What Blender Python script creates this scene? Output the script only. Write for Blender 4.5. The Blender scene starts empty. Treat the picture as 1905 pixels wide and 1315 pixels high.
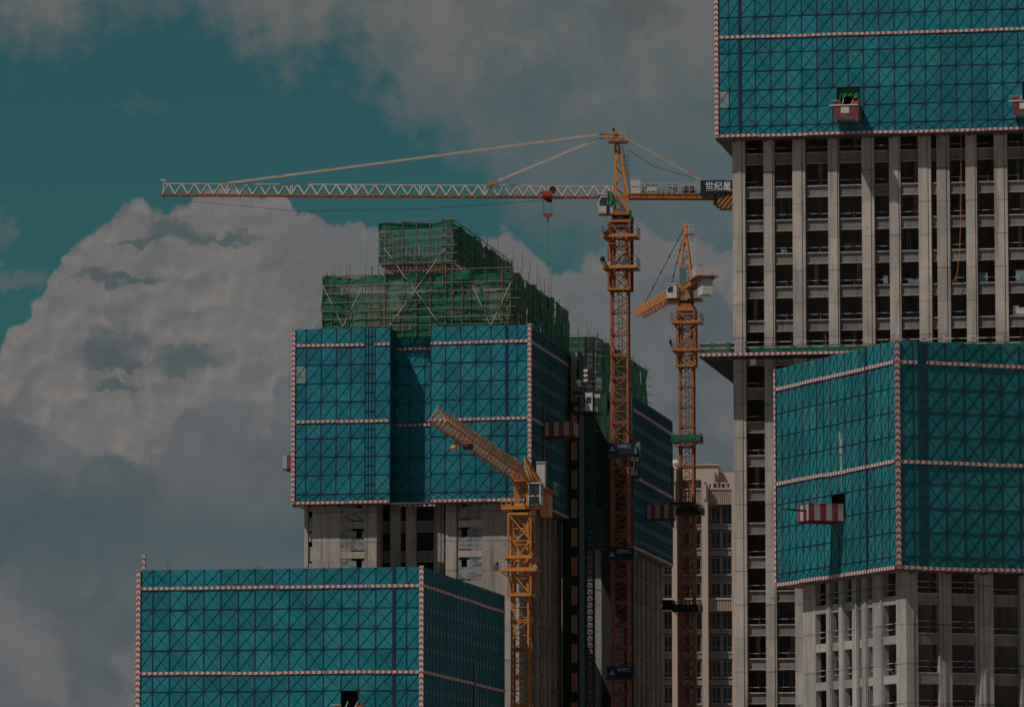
import bpy, math, random
from mathutils import Vector, Matrix
random.seed(7)
S = bpy.context.scene
COL = S.collection
R = math.radians

# ------------------------------------------------------------------ camera
W, H, F = 1905.0, 1315.0, 9400.0          # photo size and focal length in photo pixels
CX, CY, HOR, CAMZ = 952.5, 657.5, 1690.0, 2.0
PITCH = math.atan((HOR - CY) / F)
cam = bpy.data.objects.new('camera', bpy.data.cameras.new('camera'))
COL.objects.link(cam)
cam.data.sensor_width = 36.0
cam.data.lens = 36.0 * F / W
cam.data.clip_start = 1.0
cam.data.clip_end = 20000.0
cam.location = (0, 0, CAMZ)
cam.rotation_euler = (R(90) + PITCH, 0, 0)
S.camera = cam

# ------------------------------------------------------------------ light and exposure
SUN_AZ, SUN_EL = 54.0, 56.0               # degrees to the left behind the camera, and above the horizon
S.view_settings.view_transform = 'Standard'
S.view_settings.look = 'None'
S.view_settings.gamma = 1.0
S.view_settings.use_curve_mapping = False
S.view_settings.exposure = 0.0
sun = bpy.data.objects.new('sun', bpy.data.lights.new('sun', 'SUN'))
COL.objects.link(sun)
sun.data.energy = 3.1
sun.data.angle = R(0.5)
sun.data.color = (1.0, 0.93, 0.86)
to_sun = Vector((-math.sin(R(SUN_AZ)) * math.cos(R(SUN_EL)), -math.cos(R(SUN_AZ)) * math.cos(R(SUN_EL)), math.sin(R(SUN_EL))))
sun.rotation_euler = to_sun.to_track_quat('Z', 'Y').to_euler()
S.cycles.max_bounces = 6
S.cycles.diffuse_bounces = 3
S.cycles.transparent_max_bounces = 12


def lin(r, g, b, k=1.0):
    f = lambda c: (c / 255.0 / 12.92) if c <= 10 else ((c / 255.0 + 0.055) / 1.055) ** 2.4
    return (f(r) * k, f(g) * k, f(b) * k, 1.0)


class NT:
    """small helper around a node tree"""
    def __init__(self, tree):
        self.t = tree

    def n(self, typ, **kw):
        nd = self.t.nodes.new(typ)
        for k, v in kw.items():
            setattr(nd, k, v)
        return nd

    def link(self, a, b):
        self.t.links.new(a, b)

    def inp(self, sock, v):
        if isinstance(v, bpy.types.NodeSocket):
            self.t.links.new(v, sock)
        else:
            sock.default_value = v

    def math(self, op, a, b=0.0, c=0.0, clamp=False):
        nd = self.n('ShaderNodeMath', operation=op)
        nd.use_clamp = clamp
        self.inp(nd.inputs[0], a)
        self.inp(nd.inputs[1], b)
        self.inp(nd.inputs[2], c)
        return nd.outputs[0]

    def vmath(self, op, a, b=(0, 0, 0)):
        nd = self.n('ShaderNodeVectorMath', operation=op)
        self.inp(nd.inputs[0], a)
        self.inp(nd.inputs[1], b)
        return nd.outputs[0]

    def step(self, v, lo, hi):
        nd = self.n('ShaderNodeMapRange', interpolation_type='SMOOTHSTEP')
        nd.clamp = True
        self.inp(nd.inputs['Value'], v)
        nd.inputs['From Min'].default_value = lo
        nd.inputs['From Max'].default_value = hi
        return nd.outputs[0]

    def lrange(self, v, lo, hi, a, b):
        nd = self.n('ShaderNodeMapRange')
        nd.clamp = True
        self.inp(nd.inputs['Value'], v)
        for k, x in zip(('From Min', 'From Max', 'To Min', 'To Max'), (lo, hi, a, b)):
            nd.inputs[k].default_value = x
        return nd.outputs[0]

    def mix(self, f, a, b, blend='MIX'):
        nd = self.n('ShaderNodeMix', data_type='RGBA', blend_type=blend)
        nd.clamp_factor = True
        self.inp(nd.inputs[0], f)
        self.inp(nd.inputs[6], a)
        self.inp(nd.inputs[7], b)
        return nd.outputs[2]

    def noise(self, vec, scale, detail=3.0, rough=0.55, color=False, lac=2.0):
        nd = self.n('ShaderNodeTexNoise')
        self.inp(nd.inputs['Vector'], vec)
        nd.inputs['Scale'].default_value = scale
        nd.inputs['Detail'].default_value = detail
        nd.inputs['Roughness'].default_value = rough
        nd.inputs['Lacunarity'].default_value = lac
        return nd.outputs['Color'] if color else nd.outputs['Fac']

    def curve(self, v, pts):
        nd = self.n('ShaderNodeFloatCurve')
        c = nd.mapping.curves[0]
        while len(c.points) > 2:
            c.points.remove(c.points[1])
        c.points[0].location = pts[0]
        c.points[-1].location = pts[-1]
        for p in pts[1:-1]:
            c.points.new(*p)
        nd.mapping.update()
        self.inp(nd.inputs['Value'], v)
        return nd.outputs[0]


# ------------------------------------------------------------------ sky
world = bpy.data.worlds.new('World')
S.world = world
world.use_nodes = True
world.cycles.sampling_method = 'MANUAL'
world.cycles.sample_map_resolution = 256
wt = world.node_tree
wt.nodes.clear()
N = NT(wt)
STR = 0.1


def sky():
    tc = N.n('ShaderNodeTexCoord')
    d = tc.outputs['Generated']
    sep = N.n('ShaderNodeSeparateXYZ')
    N.link(d, sep.inputs[0])
    x, y, z = sep.outputs
    # direction as azimuth s and elevation t (in units of 1/9.4 rad, so that 1 is 1000 photo pixels)
    s = N.math('MULTIPLY_ADD', N.math('ARCTAN2', x, y), 9.4, 0.9525)
    t = N.math('MULTIPLY', N.math('ARCSINE', z), 9.4)
    comb = N.n('ShaderNodeCombineXYZ')
    N.link(s, comb.inputs[0])
    N.link(t, comb.inputs[1])
    P = comb.outputs[0]
    # warp coordinates
    big = N.vmath('SUBTRACT', N.noise(P, 5.0, 2.0, 0.5, True), (0.5, 0.5, 0.5))
    puf = N.vmath('SUBTRACT', N.noise(N.vmath('ADD', P, (4.3, 2.1, 0.7)), 17.0, 4.5, 0.62, True), (0.5, 0.5, 0.5))

    def scale(v, k):
        nd = N.n('ShaderNodeVectorMath', operation='SCALE')
        N.link(v, nd.inputs[0])
        nd.inputs['Scale'].default_value = k
        return nd.outputs[0]
    # rounded bulges of the cumulus edge
    vor = N.n('ShaderNodeTexVoronoi', feature='SMOOTH_F1')
    N.link(N.vmath('ADD', P, scale(puf, 0.05)), vor.inputs['Vector'])
    vor.inputs['Scale'].default_value = 14.0
    vor.inputs['Smoothness'].default_value = 0.35
    vor.inputs['Detail'].default_value = 1.5
    bul = vor.outputs['Distance']
    Pd = N.vmath('ADD', P, scale(puf, 0.042))
    sp = N.n('ShaderNodeSeparateXYZ')
    N.link(Pd, sp.inputs[0])
    sd, td = sp.outputs[0], sp.outputs[1]
    Pb = N.vmath('ADD', N.vmath('ADD', P, scale(big, 0.16)), scale(puf, 0.09))
    sb = N.n('ShaderNodeSeparateXYZ')
    N.link(Pb, sb.inputs[0])

    def outline(v, pts):             # pts: photo-pixel-like (azimuth, height down) pairs -> elevation of the outline
        q = [((a / 1000.0 + 2.5) / 7.0, (1690 - b) / 1800.0) for a, b in pts]
        o = N.curve(N.math('DIVIDE', N.math('ADD', v, 2.5), 7.0), q)
        return N.math('MULTIPLY', o, 1.8)

    # clear sky
    nis = N.n('ShaderNodeTexSky', sky_type='NISHITA')
    nis.sun_disc = False
    nis.sun_elevation = R(SUN_EL)
    nis.sun_rotation = math.atan2(to_sun.x, to_sun.y)
    nis.air_density = 1.0
    nis.dust_density = 0.6
    nis.ozone_density = 1.0
    clear = N.mix(1.0, nis.outputs[0], (0.078, 0.208, 0.180, 1), 'MULTIPLY')
    if SKYDBG:
        clear = (0.0, 0.0, 0.0, 1)
    k = 1.0 / STR
    col = clear
    # high grey veil (upper right of the view, and in patches all round)
    vpts = [(-2500, 300), (-1500, -100), (-700, 250), (-200, 60), (0, 100), (90, 110), (170, 60), (300, 20), (430, 70), (530, 150), (620, 95), (700, 150),
            (780, 260), (850, 345), (1000, 450), (1150, 520), (1320, 520), (1700, 480), (2400, 300), (3200, 500), (4500, 300)]
    v = N.math('SUBTRACT', sb.outputs[1], outline(sb.outputs[0], vpts))
    fl = N.n('ShaderNodeSeparateXYZ')
    N.link(N.vmath('ADD', Pb, scale(puf, 0.10)), fl.inputs[0])
    v = N.math('SUBTRACT', fl.outputs[1], outline(fl.outputs[0], vpts))
    veil = N.math('MULTIPLY', N.step(v, -0.05, 0.10), N.lrange(N.noise(P, 7.0, 4.0, 0.6), 0.3, 0.58, 0.62, 1.0))
    # higher up the veil is broken by clear sky
    gaps = N.step(N.noise(d, 2.2, 3.0, 0.55), 0.40, 0.60)
    veil = N.math('MULTIPLY', veil, N.math('MAXIMUM', gaps, N.step(t, 2.3, 1.8)))
    vcol = N.mix(N.step(N.noise(P, 4.5, 4.0, 0.55), 0.36, 0.66), lin(84, 96, 98, k), lin(104, 104, 102, k))
    vcol = N.mix(N.step(t, 1.34, 1.66), lin(84, 96, 99, k), vcol)
    vfl = N.noise(N.vmath('ADD', Pb, scale(puf, 0.05)), 5.5, 5.0, 0.55)
    vcol = N.mix(N.math('MULTIPLY', N.lrange(vfl, 0.46, 0.64, 0.0, 0.8), N.step(t, 1.38, 1.60)), vcol, lin(111, 108, 105, k))
    col = N.mix(veil, col, vcol)

    Pq = N.vmath('ADD', N.vmath('ADD', P, scale(big, 0.05)), scale(puf, 0.12))
    sq = N.n('ShaderNodeSeparateXYZ')
    N.link(Pq, sq.inputs[0])

    def patch(cx, cy, rx, ry, soft=0.6, sep=None):
        sx, sy = (sep or sq).outputs[0], (sep or sq).outputs[1]
        a = N.math('DIVIDE', N.math('SUBTRACT', sx, cx / 1000.0), rx / 1000.0)
        b = N.math('DIVIDE', N.math('SUBTRACT', sy, (1690 - cy) / 1000.0), ry / 1000.0)
        dd = N.math('ADD', N.math('MULTIPLY', a, a), N.math('MULTIPLY', b, b))
        return N.math('SUBTRACT', 1.0, N.step(dd, 1.0 - soft, 1.0 + soft))

    for p, st_ in (((20, 535, 75, 22), 0.5), ((0, 440, 22, 40), 0.4), ((250, 203, 45, 9), 0.14)):
        col = N.mix(N.math('MULTIPLY', patch(*p, 0.9), st_), col, lin(96, 101, 103, k))
    col = N.mix(N.math('MULTIPLY', patch(1190, 28, 70, 34, 0.9), 0.6), col, lin(78, 84, 86, k))
    # the cumulus bank
    cpts = [(-2500, 900), (-1500, 700), (-800, 980), (-300, 830), (0, 652), (30, 610), (78, 560), (100, 490), (122, 455), (165, 424), (215, 398), (275, 382), (335, 372),
            (395, 350), (450, 341), (492, 352), (540, 380), (600, 400), (650, 398), (705, 412), (770, 450), (850, 470), (885, 450), (915, 424), (955, 424), (985, 440),
            (1003, 474), (1040, 480), (1080, 472), (1128, 462), (1165, 425), (1198, 408), (1228, 412), (1250, 440), (1300, 452), (1345, 455), (1500, 420),
            (1900, 520), (2500, 400), (3300, 800), (4500, 600)]
    e = N.math('SUBTRACT', outline(sd, cpts), td)
    e = N.math('ADD', e, N.math('MULTIPLY_ADD', bul, -0.055, 0.036))
    cum = N.step(e, -0.003, 0.012)
    lump = N.noise(Pd, 6.0, 6.0, 0.55)
    fine = N.noise(Pd, 18.0, 4.0, 0.55)
    white = N.mix(N.lrange(lump, 0.32, 0.66, 0.0, 1.0), lin(101, 102, 102, k), lin(118, 114, 112, k))
    white = N.mix(N.lrange(N.math('MULTIPLY', bul, 1.0), 0.25, 0.62, 0.0, 0.36), white, lin(99, 101, 102, k))
    white = N.mix(N.lrange(fine, 0.42, 0.7, 0.0, 0.3), white, lin(123, 118, 114, k))
    # billows: the side of each swelling that faces the sun is paler
    def height(v):
        q = N.math('ABSOLUTE', N.math('MULTIPLY_ADD', N.noise(v, 8.5, 3.5, 0.5), 2.0, -1.0))
        return N.math('SUBTRACT', 1.0, q)
    slope = N.math('SUBTRACT', height(Pd), height(N.vmath('ADD', Pd, (-0.012, 0.016, 0.0))))
    white = N.mix(N.lrange(slope, -0.16, -0.01, 0.42, 0.0), white, lin(90, 95, 97, k))
    white = N.mix(N.lrange(slope, 0.01, 0.16, 0.0, 0.5), white, lin(126, 121, 117, k))
    # the part of the bank towards the right is greyer
    white = N.mix(N.math('MULTIPLY', N.step(sb.outputs[0], 0.45, 0.72), 0.6), white, lin(99, 101, 103, k))
    # shadowed, flat lower part of the bank
    lpts = [(-2500, 900), (-1000, 800), (-300, 780), (0, 765), (110, 815), (200, 840), (300, 838), (345, 775), (400, 735), (450, 750), (500, 775), (535, 720), (560, 650), (600, 560),
            (700, 560), (900, 600), (1100, 560), (1260, 520), (1362, 600), (1700, 700), (2500, 700), (4500, 700)]
    lo = N.step(N.math('SUBTRACT', outline(sb.outputs[0], lpts), sb.outputs[1]), -0.010, 0.022)
    low = N.noise(Pb, 3.2, 5.0, 0.55)
    band = N.lrange(t, 0.55, 1.0, 0.0, 1.0)
    lowcol = N.mix(N.step(low, 0.38, 0.62), lin(80, 90, 94, k), lin(99, 102, 104, k))
    lowcol = N.mix(N.math('MULTIPLY', N.step(N.math('ABSOLUTE', N.math('SUBTRACT', sb.outputs[1], 0.70)), 0.13, 0.0), 0.75), lowcol, lin(69, 87, 92, k))
    bright = N.math('MULTIPLY', N.step(N.noise(N.vmath('ADD', Pb, (3.1, 1.7, 0)), 4.2, 4.0, 0.5), 0.44, 0.60), N.step(t, 0.66, 0.48))
    lowcol = N.mix(bright, lowcol, lin(107, 105, 106, k))
    ccol = N.mix(lo, white, lowcol)
    # dark scraps of cloud in front of the bank
    for p in ((325, 445, 62, 24), (250, 458, 40, 9), (190, 536, 62, 11), (250, 530, 40, 7), (195, 662, 52, 32), (225, 680, 40, 14), (345, 670, 62, 28), (215, 715, 45, 10), (420, 455, 70, 10)):
        ccol = N.mix(N.math('MULTIPLY', patch(*p, 0.97), 0.85), ccol, lin(74, 87, 90, k))
    ccol = N.mix(N.math('MULTIPLY', patch(600, 480, 130, 70, 0.9), 0.5), ccol, lin(92, 97, 100, k))
    col = N.mix(cum, col, ccol)
    # below the horizon
    col = N.mix(N.step(t, 0.0, -0.15), col, lin(60, 62, 60, k))
    bg = N.n('ShaderNodeBackground')
    N.link(col, bg.inputs[0])
    bg.inputs[1].default_value = STR
    out = N.n('ShaderNodeOutputWorld')
    N.link(bg.outputs[0], out.inputs[0])


SKYDBG = False
sky()

# ------------------------------------------------------------------ materials
MATS = {}


def material(name, base, rough=0.8, metal=0.0, spec=0.3):
    m = bpy.data.materials.new(name)
    m.use_nodes = True
    m.node_tree.nodes.clear()
    n = NT(m.node_tree)
    b = n.n('ShaderNodeBsdfPrincipled')
    o = n.n('ShaderNodeOutputMaterial')
    n.link(b.outputs[0], o.inputs[0])
    b.inputs['Roughness'].default_value = rough
    b.inputs['Metallic'].default_value = metal
    b.inputs['Specular IOR Level'].default_value = spec
    b.inputs['Base Color'].default_value = (*base[:3], 1)
    MATS[name] = m
    return m, n, b


def pos(n):
    return n.n('ShaderNodeNewGeometry').outputs['Position']


def scaled(n, v, sc):
    return n.vmath('MULTIPLY', v, sc)


def concrete(name, base, stain, rust=0.25, storey=None, z0=0.0, var=0.12):
    m, n, b = material(name, base, 0.9)
    p = pos(n)
    oi = n.n('ShaderNodeObjectInfo').outputs['Random']
    blot = n.noise(p, 0.35, 5.0, 0.6)
    streak = n.noise(scaled(n, p, (2.2, 2.2, 0.10)), 1.0, 4.0, 0.6)
    grain = n.noise(p, 3.0, 4.0, 0.65)
    c = n.mix(n.lrange(blot, 0.3, 0.75, 0.0, 0.75), (*base, 1), (*stain, 1))
    c = n.mix(n.lrange(streak, 0.48, 0.72, 0.0, 0.55), c, tuple(0.42 * x for x in stain) + (1,))
    c = n.mix(n.math('MULTIPLY', n.step(n.noise(scaled(n, p, (1.1, 1.1, 0.07)), 1.0, 3.0, 0.6), 0.58, 0.72), rust), c, (0.16, 0.075, 0.04, 1))
    c = n.mix(n.lrange(grain, 0.3, 0.7, 0.0, 0.35), c, tuple(0.6 * x for x in base) + (1,))
    if storey:
        sx = n.n('ShaderNodeSeparateXYZ')
        n.link(p, sx.inputs[0])
        fr = n.math('FRACT', n.math('DIVIDE', n.math('ADD', sx.outputs[2], n.math('MULTIPLY_ADD', grain, 0.25, -z0)), storey))
        ln = n.step(n.math('ABSOLUTE', n.math('SUBTRACT', fr, 0.5)), 0.028, 0.008)
        c = n.mix(n.math('MULTIPLY', ln, n.lrange(blot, 0.4, 0.6, 0.25, 0.8)), c, tuple(0.35 * x for x in stain) + (1,))
    if storey:
        wn = n.n('ShaderNodeTexWhiteNoise', noise_dimensions='2D')
        cb = n.n('ShaderNodeCombineXYZ')
        n.link(n.math('FLOOR', n.math('ADD', n.math('DIVIDE', n.math('SUBTRACT', sx.outputs[2], z0), storey), 0.5)), cb.inputs[0])
        n.link(n.math('MULTIPLY', oi, 77.0), cb.inputs[1])
        n.link(cb.outputs[0], wn.inputs['Vector'])
        tone = n.lrange(wn.outputs['Value'], 0, 1, 0.84, 1.12)
        ct = n.n('ShaderNodeCombineColor')
        for i in range(3):
            n.link(tone, ct.inputs[i])
        c = n.mix(1.0, c, ct.outputs[0], 'MULTIPLY')
    vo = n.n('ShaderNodeTexVoronoi')
    n.link(scaled(n, p, (0.75, 0.75, 0.42)), vo.inputs['Vector'])
    vo.inputs['Scale'].default_value = 1.0
    sv_ = n.n('ShaderNodeSeparateColor')
    n.link(vo.outputs['Color'], sv_.inputs[0])
    c = n.mix(n.lrange(sv_.outputs[0], 0.55, 1.0, 0.0, 0.30), c, tuple(0.66 * x for x in stain) + (1,))
    c = n.mix(n.math('MULTIPLY', n.step(n.noise(p, 1.3, 3.0, 0.6), 0.66, 0.72), 0.5), c, tuple(0.4 * x for x in stain) + (1,))
    v = n.lrange(oi, 0, 1, 1 - var, 1 + var)
    cc = n.n('ShaderNodeCombineColor')
    for i in range(3):
        n.link(v, cc.inputs[i])
    c = n.mix(1.0, c, cc.outputs[0], 'MULTIPLY')
    n.link(c, b.inputs['Base Color'])
    bp = n.n('ShaderNodeBump')
    bp.inputs['Strength'].default_value = 0.35
    bp.inputs['Distance'].default_value = 0.08
    n.link(grain, bp.inputs['Height'])
    n.link(bp.outputs[0], b.inputs['Normal'])
    return m


def painted(name, base, dirt=(0.1, 0.05, 0.03), amt=0.5, rough=0.55, metal=0.0, scale=1.2, var=0.1):
    m, n, b = material(name, base, rough, metal)
    p = pos(n)
    f = n.noise(p, scale, 5.0, 0.65)
    c = n.mix(n.lrange(f, 0.42, 0.72, 0.0, amt), (*base, 1), (*dirt, 1))
    v = n.lrange(n.n('ShaderNodeObjectInfo').outputs['Random'], 0, 1, 1 - var, 1 + var)
    cc = n.n('ShaderNodeCombineColor')
    for i in range(3):
        n.link(v, cc.inputs[i])
    n.link(n.mix(1.0, c, cc.outputs[0], 'MULTIPLY'), b.inputs['Base Color'])
    return m


def sheet_mat(name, base, alt, var=0.28):
    """perforated steel sheet: each panel has its own tint, faded and dusty patches"""
    m, n, b = material(name, base, 0.7, 0.0, 0.12)
    p = pos(n)
    rnd = n.n('ShaderNodeObjectInfo').outputs['Random']
    f = n.noise(scaled(n, p, (0.5, 0.5, 0.9)), 1.0, 5.0, 0.6)
    g = n.noise(scaled(n, p, (1.4, 1.4, 5.0)), 1.0, 4.0, 0.6)
    c = n.mix(n.lrange(f, 0.3, 0.72, 0.0, 1.0), (*base, 1), (*alt, 1))
    c = n.mix(n.lrange(g, 0.56, 0.78, 0.0, 0.35), c, (0.10, 0.26, 0.26, 1))
    big = n.noise(scaled(n, p, (0.16, 0.16, 0.10)), 1.0, 3.0, 0.6)
    c = n.mix(n.lrange(big, 0.42, 0.68, 0.0, 0.45), c, tuple(0.62 * x for x in alt) + (1,))
    run = n.noise(scaled(n, p, (1.6, 1.6, 0.16)), 1.0, 4.0, 0.6)
    c = n.mix(n.lrange(run, 0.56, 0.76, 0.0, 0.30), c, (0.07, 0.21, 0.21, 1))
    c = n.mix(n.math('MULTIPLY', n.step(rnd, 0.955, 0.98), 0.3), c, (0.05, 0.30, 0.30, 1))
    v = n.lrange(n.math('FRACT', n.math('MULTIPLY', rnd, 7.31)), 0, 1, 1 - var, 1 + var)
    cc = n.n('ShaderNodeCombineColor')
    for i in range(3):
        n.link(v, cc.inputs[i])
    n.link(n.mix(1.0, c, cc.outputs[0], 'MULTIPLY'), b.inputs['Base Color'])
    bp = n.n('ShaderNodeBump')
    bp.inputs['Strength'].default_value = 0.5
    bp.inputs['Distance'].default_value = 0.06
    n.link(n.noise(scaled(n, p, (1.0, 1.0, 1.6)), 0.9, 3.0, 0.5), bp.inputs['Height'])
    n.link(bp.outputs[0], b.inputs['Normal'])
    return m


def chevron_mat(name, red, white, period=0.56):
    m, n, b = material(name, white, 0.6)
    uv = n.n('ShaderNodeUVMap').outputs[0]
    sp = n.n('ShaderNodeSeparateXYZ')
    n.link(uv, sp.inputs[0])
    a = n.math('ABSOLUTE', n.math('SUBTRACT', sp.outputs[1], 0.5))
    fr = n.math('FRACT', n.math('ADD', n.math('DIVIDE', sp.outputs[0], period), n.math('MULTIPLY', a, 0.62)))
    c = n.mix(n.step(n.math('ABSOLUTE', n.math('SUBTRACT', fr, 0.5)), 0.24, 0.20), (*white, 1), (*red, 1))
    w = n.noise(pos(n), 0.8, 5.0, 0.65)
    c = n.mix(n.lrange(w, 0.5, 0.72, 0.0, 0.6), c, (white[0] * 0.55, white[1] * 0.5, white[2] * 0.5, 1))
    n.link(c, b.inputs['Base Color'])
    return m


def stripe_mat(name, ca, cb, period, axis='XY', cut=0.5):
    m, n, b = material(name, ca, 0.6)
    tc = n.n('ShaderNodeTexCoord').outputs['Object']
    sp = n.n('ShaderNodeSeparateXYZ')
    n.link(tc, sp.inputs[0])
    if axis == 'XY':
        q = n.math('ADD', sp.outputs[0], sp.outputs[1])
    elif axis == 'D':
        q = n.math('ADD', sp.outputs[0], n.math('MULTIPLY', sp.outputs[2], -0.8))
    else:
        q = sp.outputs['XYZ'.index(axis)]
    fr = n.math('FRACT', n.math('DIVIDE', q, period))
    c = n.mix(n.math('GREATER_THAN', fr, cut), (*ca, 1), (*cb, 1))
    w = n.noise(pos(n), 1.5, 5.0, 0.7)
    c = n.mix(n.lrange(w, 0.5, 0.75, 0.0, 0.7), c, (0.12, 0.10, 0.09, 1))
    n.link(c, b.inputs['Base Color'])
    return m


def net_mat(name, base, alpha):
    m = bpy.data.materials.new(name)
    m.use_nodes = True
    m.node_tree.nodes.clear()
    n = NT(m.node_tree)
    p = pos(n)
    f = n.noise(scaled(n, p, (0.5, 0.5, 0.7)), 1.0, 4.0, 0.6)
    g = n.noise(p, 1.6, 4.0, 0.6)
    c = n.mix(n.lrange(f, 0.3, 0.7, 0.0, 1.0), (*base, 1), (base[0] * 0.45, base[1] * 0.5, base[2] * 0.5, 1))
    df = n.n('ShaderNodeBsdfDiffuse')
    n.link(c, df.inputs[0])
    tl = n.n('ShaderNodeBsdfTranslucent')
    n.link(c, tl.inputs[0])
    bp = n.n('ShaderNodeBump')
    bp.inputs['Strength'].default_value = 0.8
    bp.inputs['Distance'].default_value = 0.25
    n.link(n.noise(scaled(n, p, (1.2, 1.2, 0.7)), 1.1, 4.0, 0.6), bp.inputs['Height'])
    n.link(bp.outputs[0], df.inputs['Normal'])
    ms = n.n('ShaderNodeMixShader')
    ms.inputs[0].default_value = 0.07
    n.link(df.outputs[0], ms.inputs[1])
    n.link(tl.outputs[0], ms.inputs[2])
    tr = n.n('ShaderNodeBsdfTransparent')
    mt = n.n('ShaderNodeMixShader')
    n.link(n.lrange(n.math('ADD', n.math('MULTIPLY', f, 0.7), n.math('MULTIPLY', g, 0.3)), 0.32, 0.66, alpha[0], alpha[1]), mt.inputs[0])
    n.link(ms.outputs[0], mt.inputs[1])
    n.link(tr.outputs[0], mt.inputs[2])
    o = n.n('ShaderNodeOutputMaterial')
    n.link(mt.outputs[0], o.inputs[0])
    MATS[name] = m
    return m


def glass_mat(name, base, rough=0.12):
    m, n, b = material(name, base, rough, 0.0, 0.6)
    f = n.noise(pos(n), 0.25, 2.0, 0.5)
    n.link(n.mix(f, (*base, 1), tuple(x * 0.4 for x in base) + (1,)), b.inputs['Base Color'])
    return m


concrete('concrete_warm', (0.415, 0.365, 0.33), (0.28, 0.243, 0.215), 0.8, 3.3, 1.2)
concrete('concrete_grey', (0.43, 0.38, 0.345), (0.31, 0.27, 0.243), 0.7, 3.5, 0.4)
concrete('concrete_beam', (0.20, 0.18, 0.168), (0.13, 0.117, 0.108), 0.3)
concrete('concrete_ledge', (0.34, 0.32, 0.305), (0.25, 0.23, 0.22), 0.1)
concrete('concrete_white', (0.335, 0.318, 0.303), (0.245, 0.228, 0.214), 0.3, 3.37, 0.9)
concrete('concrete_dark', (0.34, 0.32, 0.31), (0.24, 0.225, 0.215), 0.1)
concrete('block', (0.27, 0.275, 0.285), (0.18, 0.185, 0.195), 0.0, None, 0, 0.38)
concrete('mortar', (0.33, 0.325, 0.32), (0.26, 0.255, 0.25), 0.0)
painted('red_brick', (0.30, 0.11, 0.075), (0.36, 0.27, 0.22), 0.7)
sheet_mat('teal_sheet', (0.012, 0.192, 0.235), (0.009, 0.135, 0.178), 0.14)
sheet_mat('teal_sheet_pale', (0.014, 0.168, 0.188), (0.010, 0.125, 0.148), 0.11)
sheet_mat('faded_sheet', (0.30, 0.34, 0.32), (0.10, 0.26, 0.25), 0.1)
painted('navy_steel', (0.012, 0.022, 0.05), (0.02, 0.03, 0.05), 0.3, 0.5)
painted('deck_steel', (0.10, 0.085, 0.08), (0.05, 0.04, 0.038), 0.6)
chevron_mat('chevron', (0.30, 0.035, 0.06), (0.47, 0.42, 0.40))
painted('crane_yellow', (0.47, 0.175, 0.038), (0.20, 0.05, 0.028), 0.65, 0.5)
painted('crane_orange', (0.37, 0.118, 0.040), (0.15, 0.04, 0.025), 0.8, 0.55)
painted('crane_bright', (0.54, 0.215, 0.033), (0.30, 0.10, 0.03), 0.55, 0.5)
painted('crane_cream', (0.50, 0.41, 0.355), (0.36, 0.20, 0.13), 0.5, 0.55)
painted('crane_tan', (0.46, 0.255, 0.14), (0.30, 0.11, 0.05), 0.6, 0.55)
painted('crane_brown', (0.13, 0.05, 0.03), (0.05, 0.025, 0.02), 0.6)
painted('white_paint', (0.48, 0.46, 0.45), (0.34, 0.27, 0.24), 0.5)
painted('red_paint', (0.36, 0.04, 0.045), (0.30, 0.03, 0.03), 0.5)
painted('dark_red', (0.14, 0.03, 0.04), (0.07, 0.02, 0.025), 0.5)
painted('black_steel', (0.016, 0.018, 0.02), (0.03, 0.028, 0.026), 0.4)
painted('grey_steel', (0.14, 0.145, 0.15), (0.07, 0.07, 0.07), 0.5)
painted('bamboo', (0.19, 0.16, 0.145), (0.09, 0.055, 0.045), 0.8, 0.7, 0, 2.5, 0.25)
painted('pole_red', (0.20, 0.10, 0.085), (0.32, 0.28, 0.26), 0.8, 0.7, 0, 2.0)
painted('rust', (0.14, 0.07, 0.05), (0.08, 0.04, 0.03), 0.6)
painted('brown_wood', (0.55, 0.27, 0.15), (0.30, 0.14, 0.08), 0.7)
painted('plank', (0.42, 0.31, 0.22), (0.2, 0.14, 0.1), 0.6)
painted('navy_cloth', (0.008, 0.02, 0.05), (0.012, 0.03, 0.06), 0.4, 0.8)
painted('green_cloth', (0.018, 0.14, 0.062), (0.012, 0.085, 0.04), 0.8, 0.8, 0, 0.9)
painted('print_dim', (0.30, 0.32, 0.34), (0.2, 0.2, 0.2), 0.3)
painted('green_net_shaded', (0.012, 0.062, 0.034), (0.01, 0.035, 0.022), 0.6, 0.8)  # green netting with the shade it hangs in mixed into the colour
painted('teal_shaded', (0.008, 0.036, 0.050), (0.012, 0.03, 0.04), 0.6, 0.8)  # teal sheet darkened so that its colour carries the shade between the towers
painted('net_deep_shade', (0.014, 0.035, 0.024), (0.02, 0.025, 0.02), 0.6, 0.8)  # near-black net colour, shade painted in for nets and beams lying in shadow
painted('print_white', (0.70, 0.70, 0.70), (0.5, 0.5, 0.5), 0.3)
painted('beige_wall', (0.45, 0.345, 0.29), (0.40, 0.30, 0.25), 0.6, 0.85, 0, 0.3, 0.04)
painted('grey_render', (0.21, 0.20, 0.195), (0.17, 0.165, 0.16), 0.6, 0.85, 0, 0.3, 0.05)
painted('frame_grey', (0.25, 0.245, 0.24), (0.25, 0.24, 0.24), 0.5)
painted('mesh_blue', (0.12, 0.20, 0.22), (0.08, 0.12, 0.14), 0.5)
net_mat('green_net', (0.036, 0.178, 0.105), (0.08, 0.46))
net_mat('green_net_thin', (0.036, 0.20, 0.125), (0.40, 0.80))
net_mat('green_net_dense', (0.028, 0.158, 0.085), (0.0, 0.14))
glass_mat('window_glass', (0.035, 0.045, 0.048))
glass_mat('cab_glass', (0.05, 0.055, 0.06), 0.08)
stripe_mat('stripe_red', (0.20, 0.034, 0.042), (0.33, 0.31, 0.30), 1.13)
stripe_mat('rail_stripe', (0.40, 0.38, 0.37), (0.20, 0.05, 0.055), 1.7, 'XY', 0.68)
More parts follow.
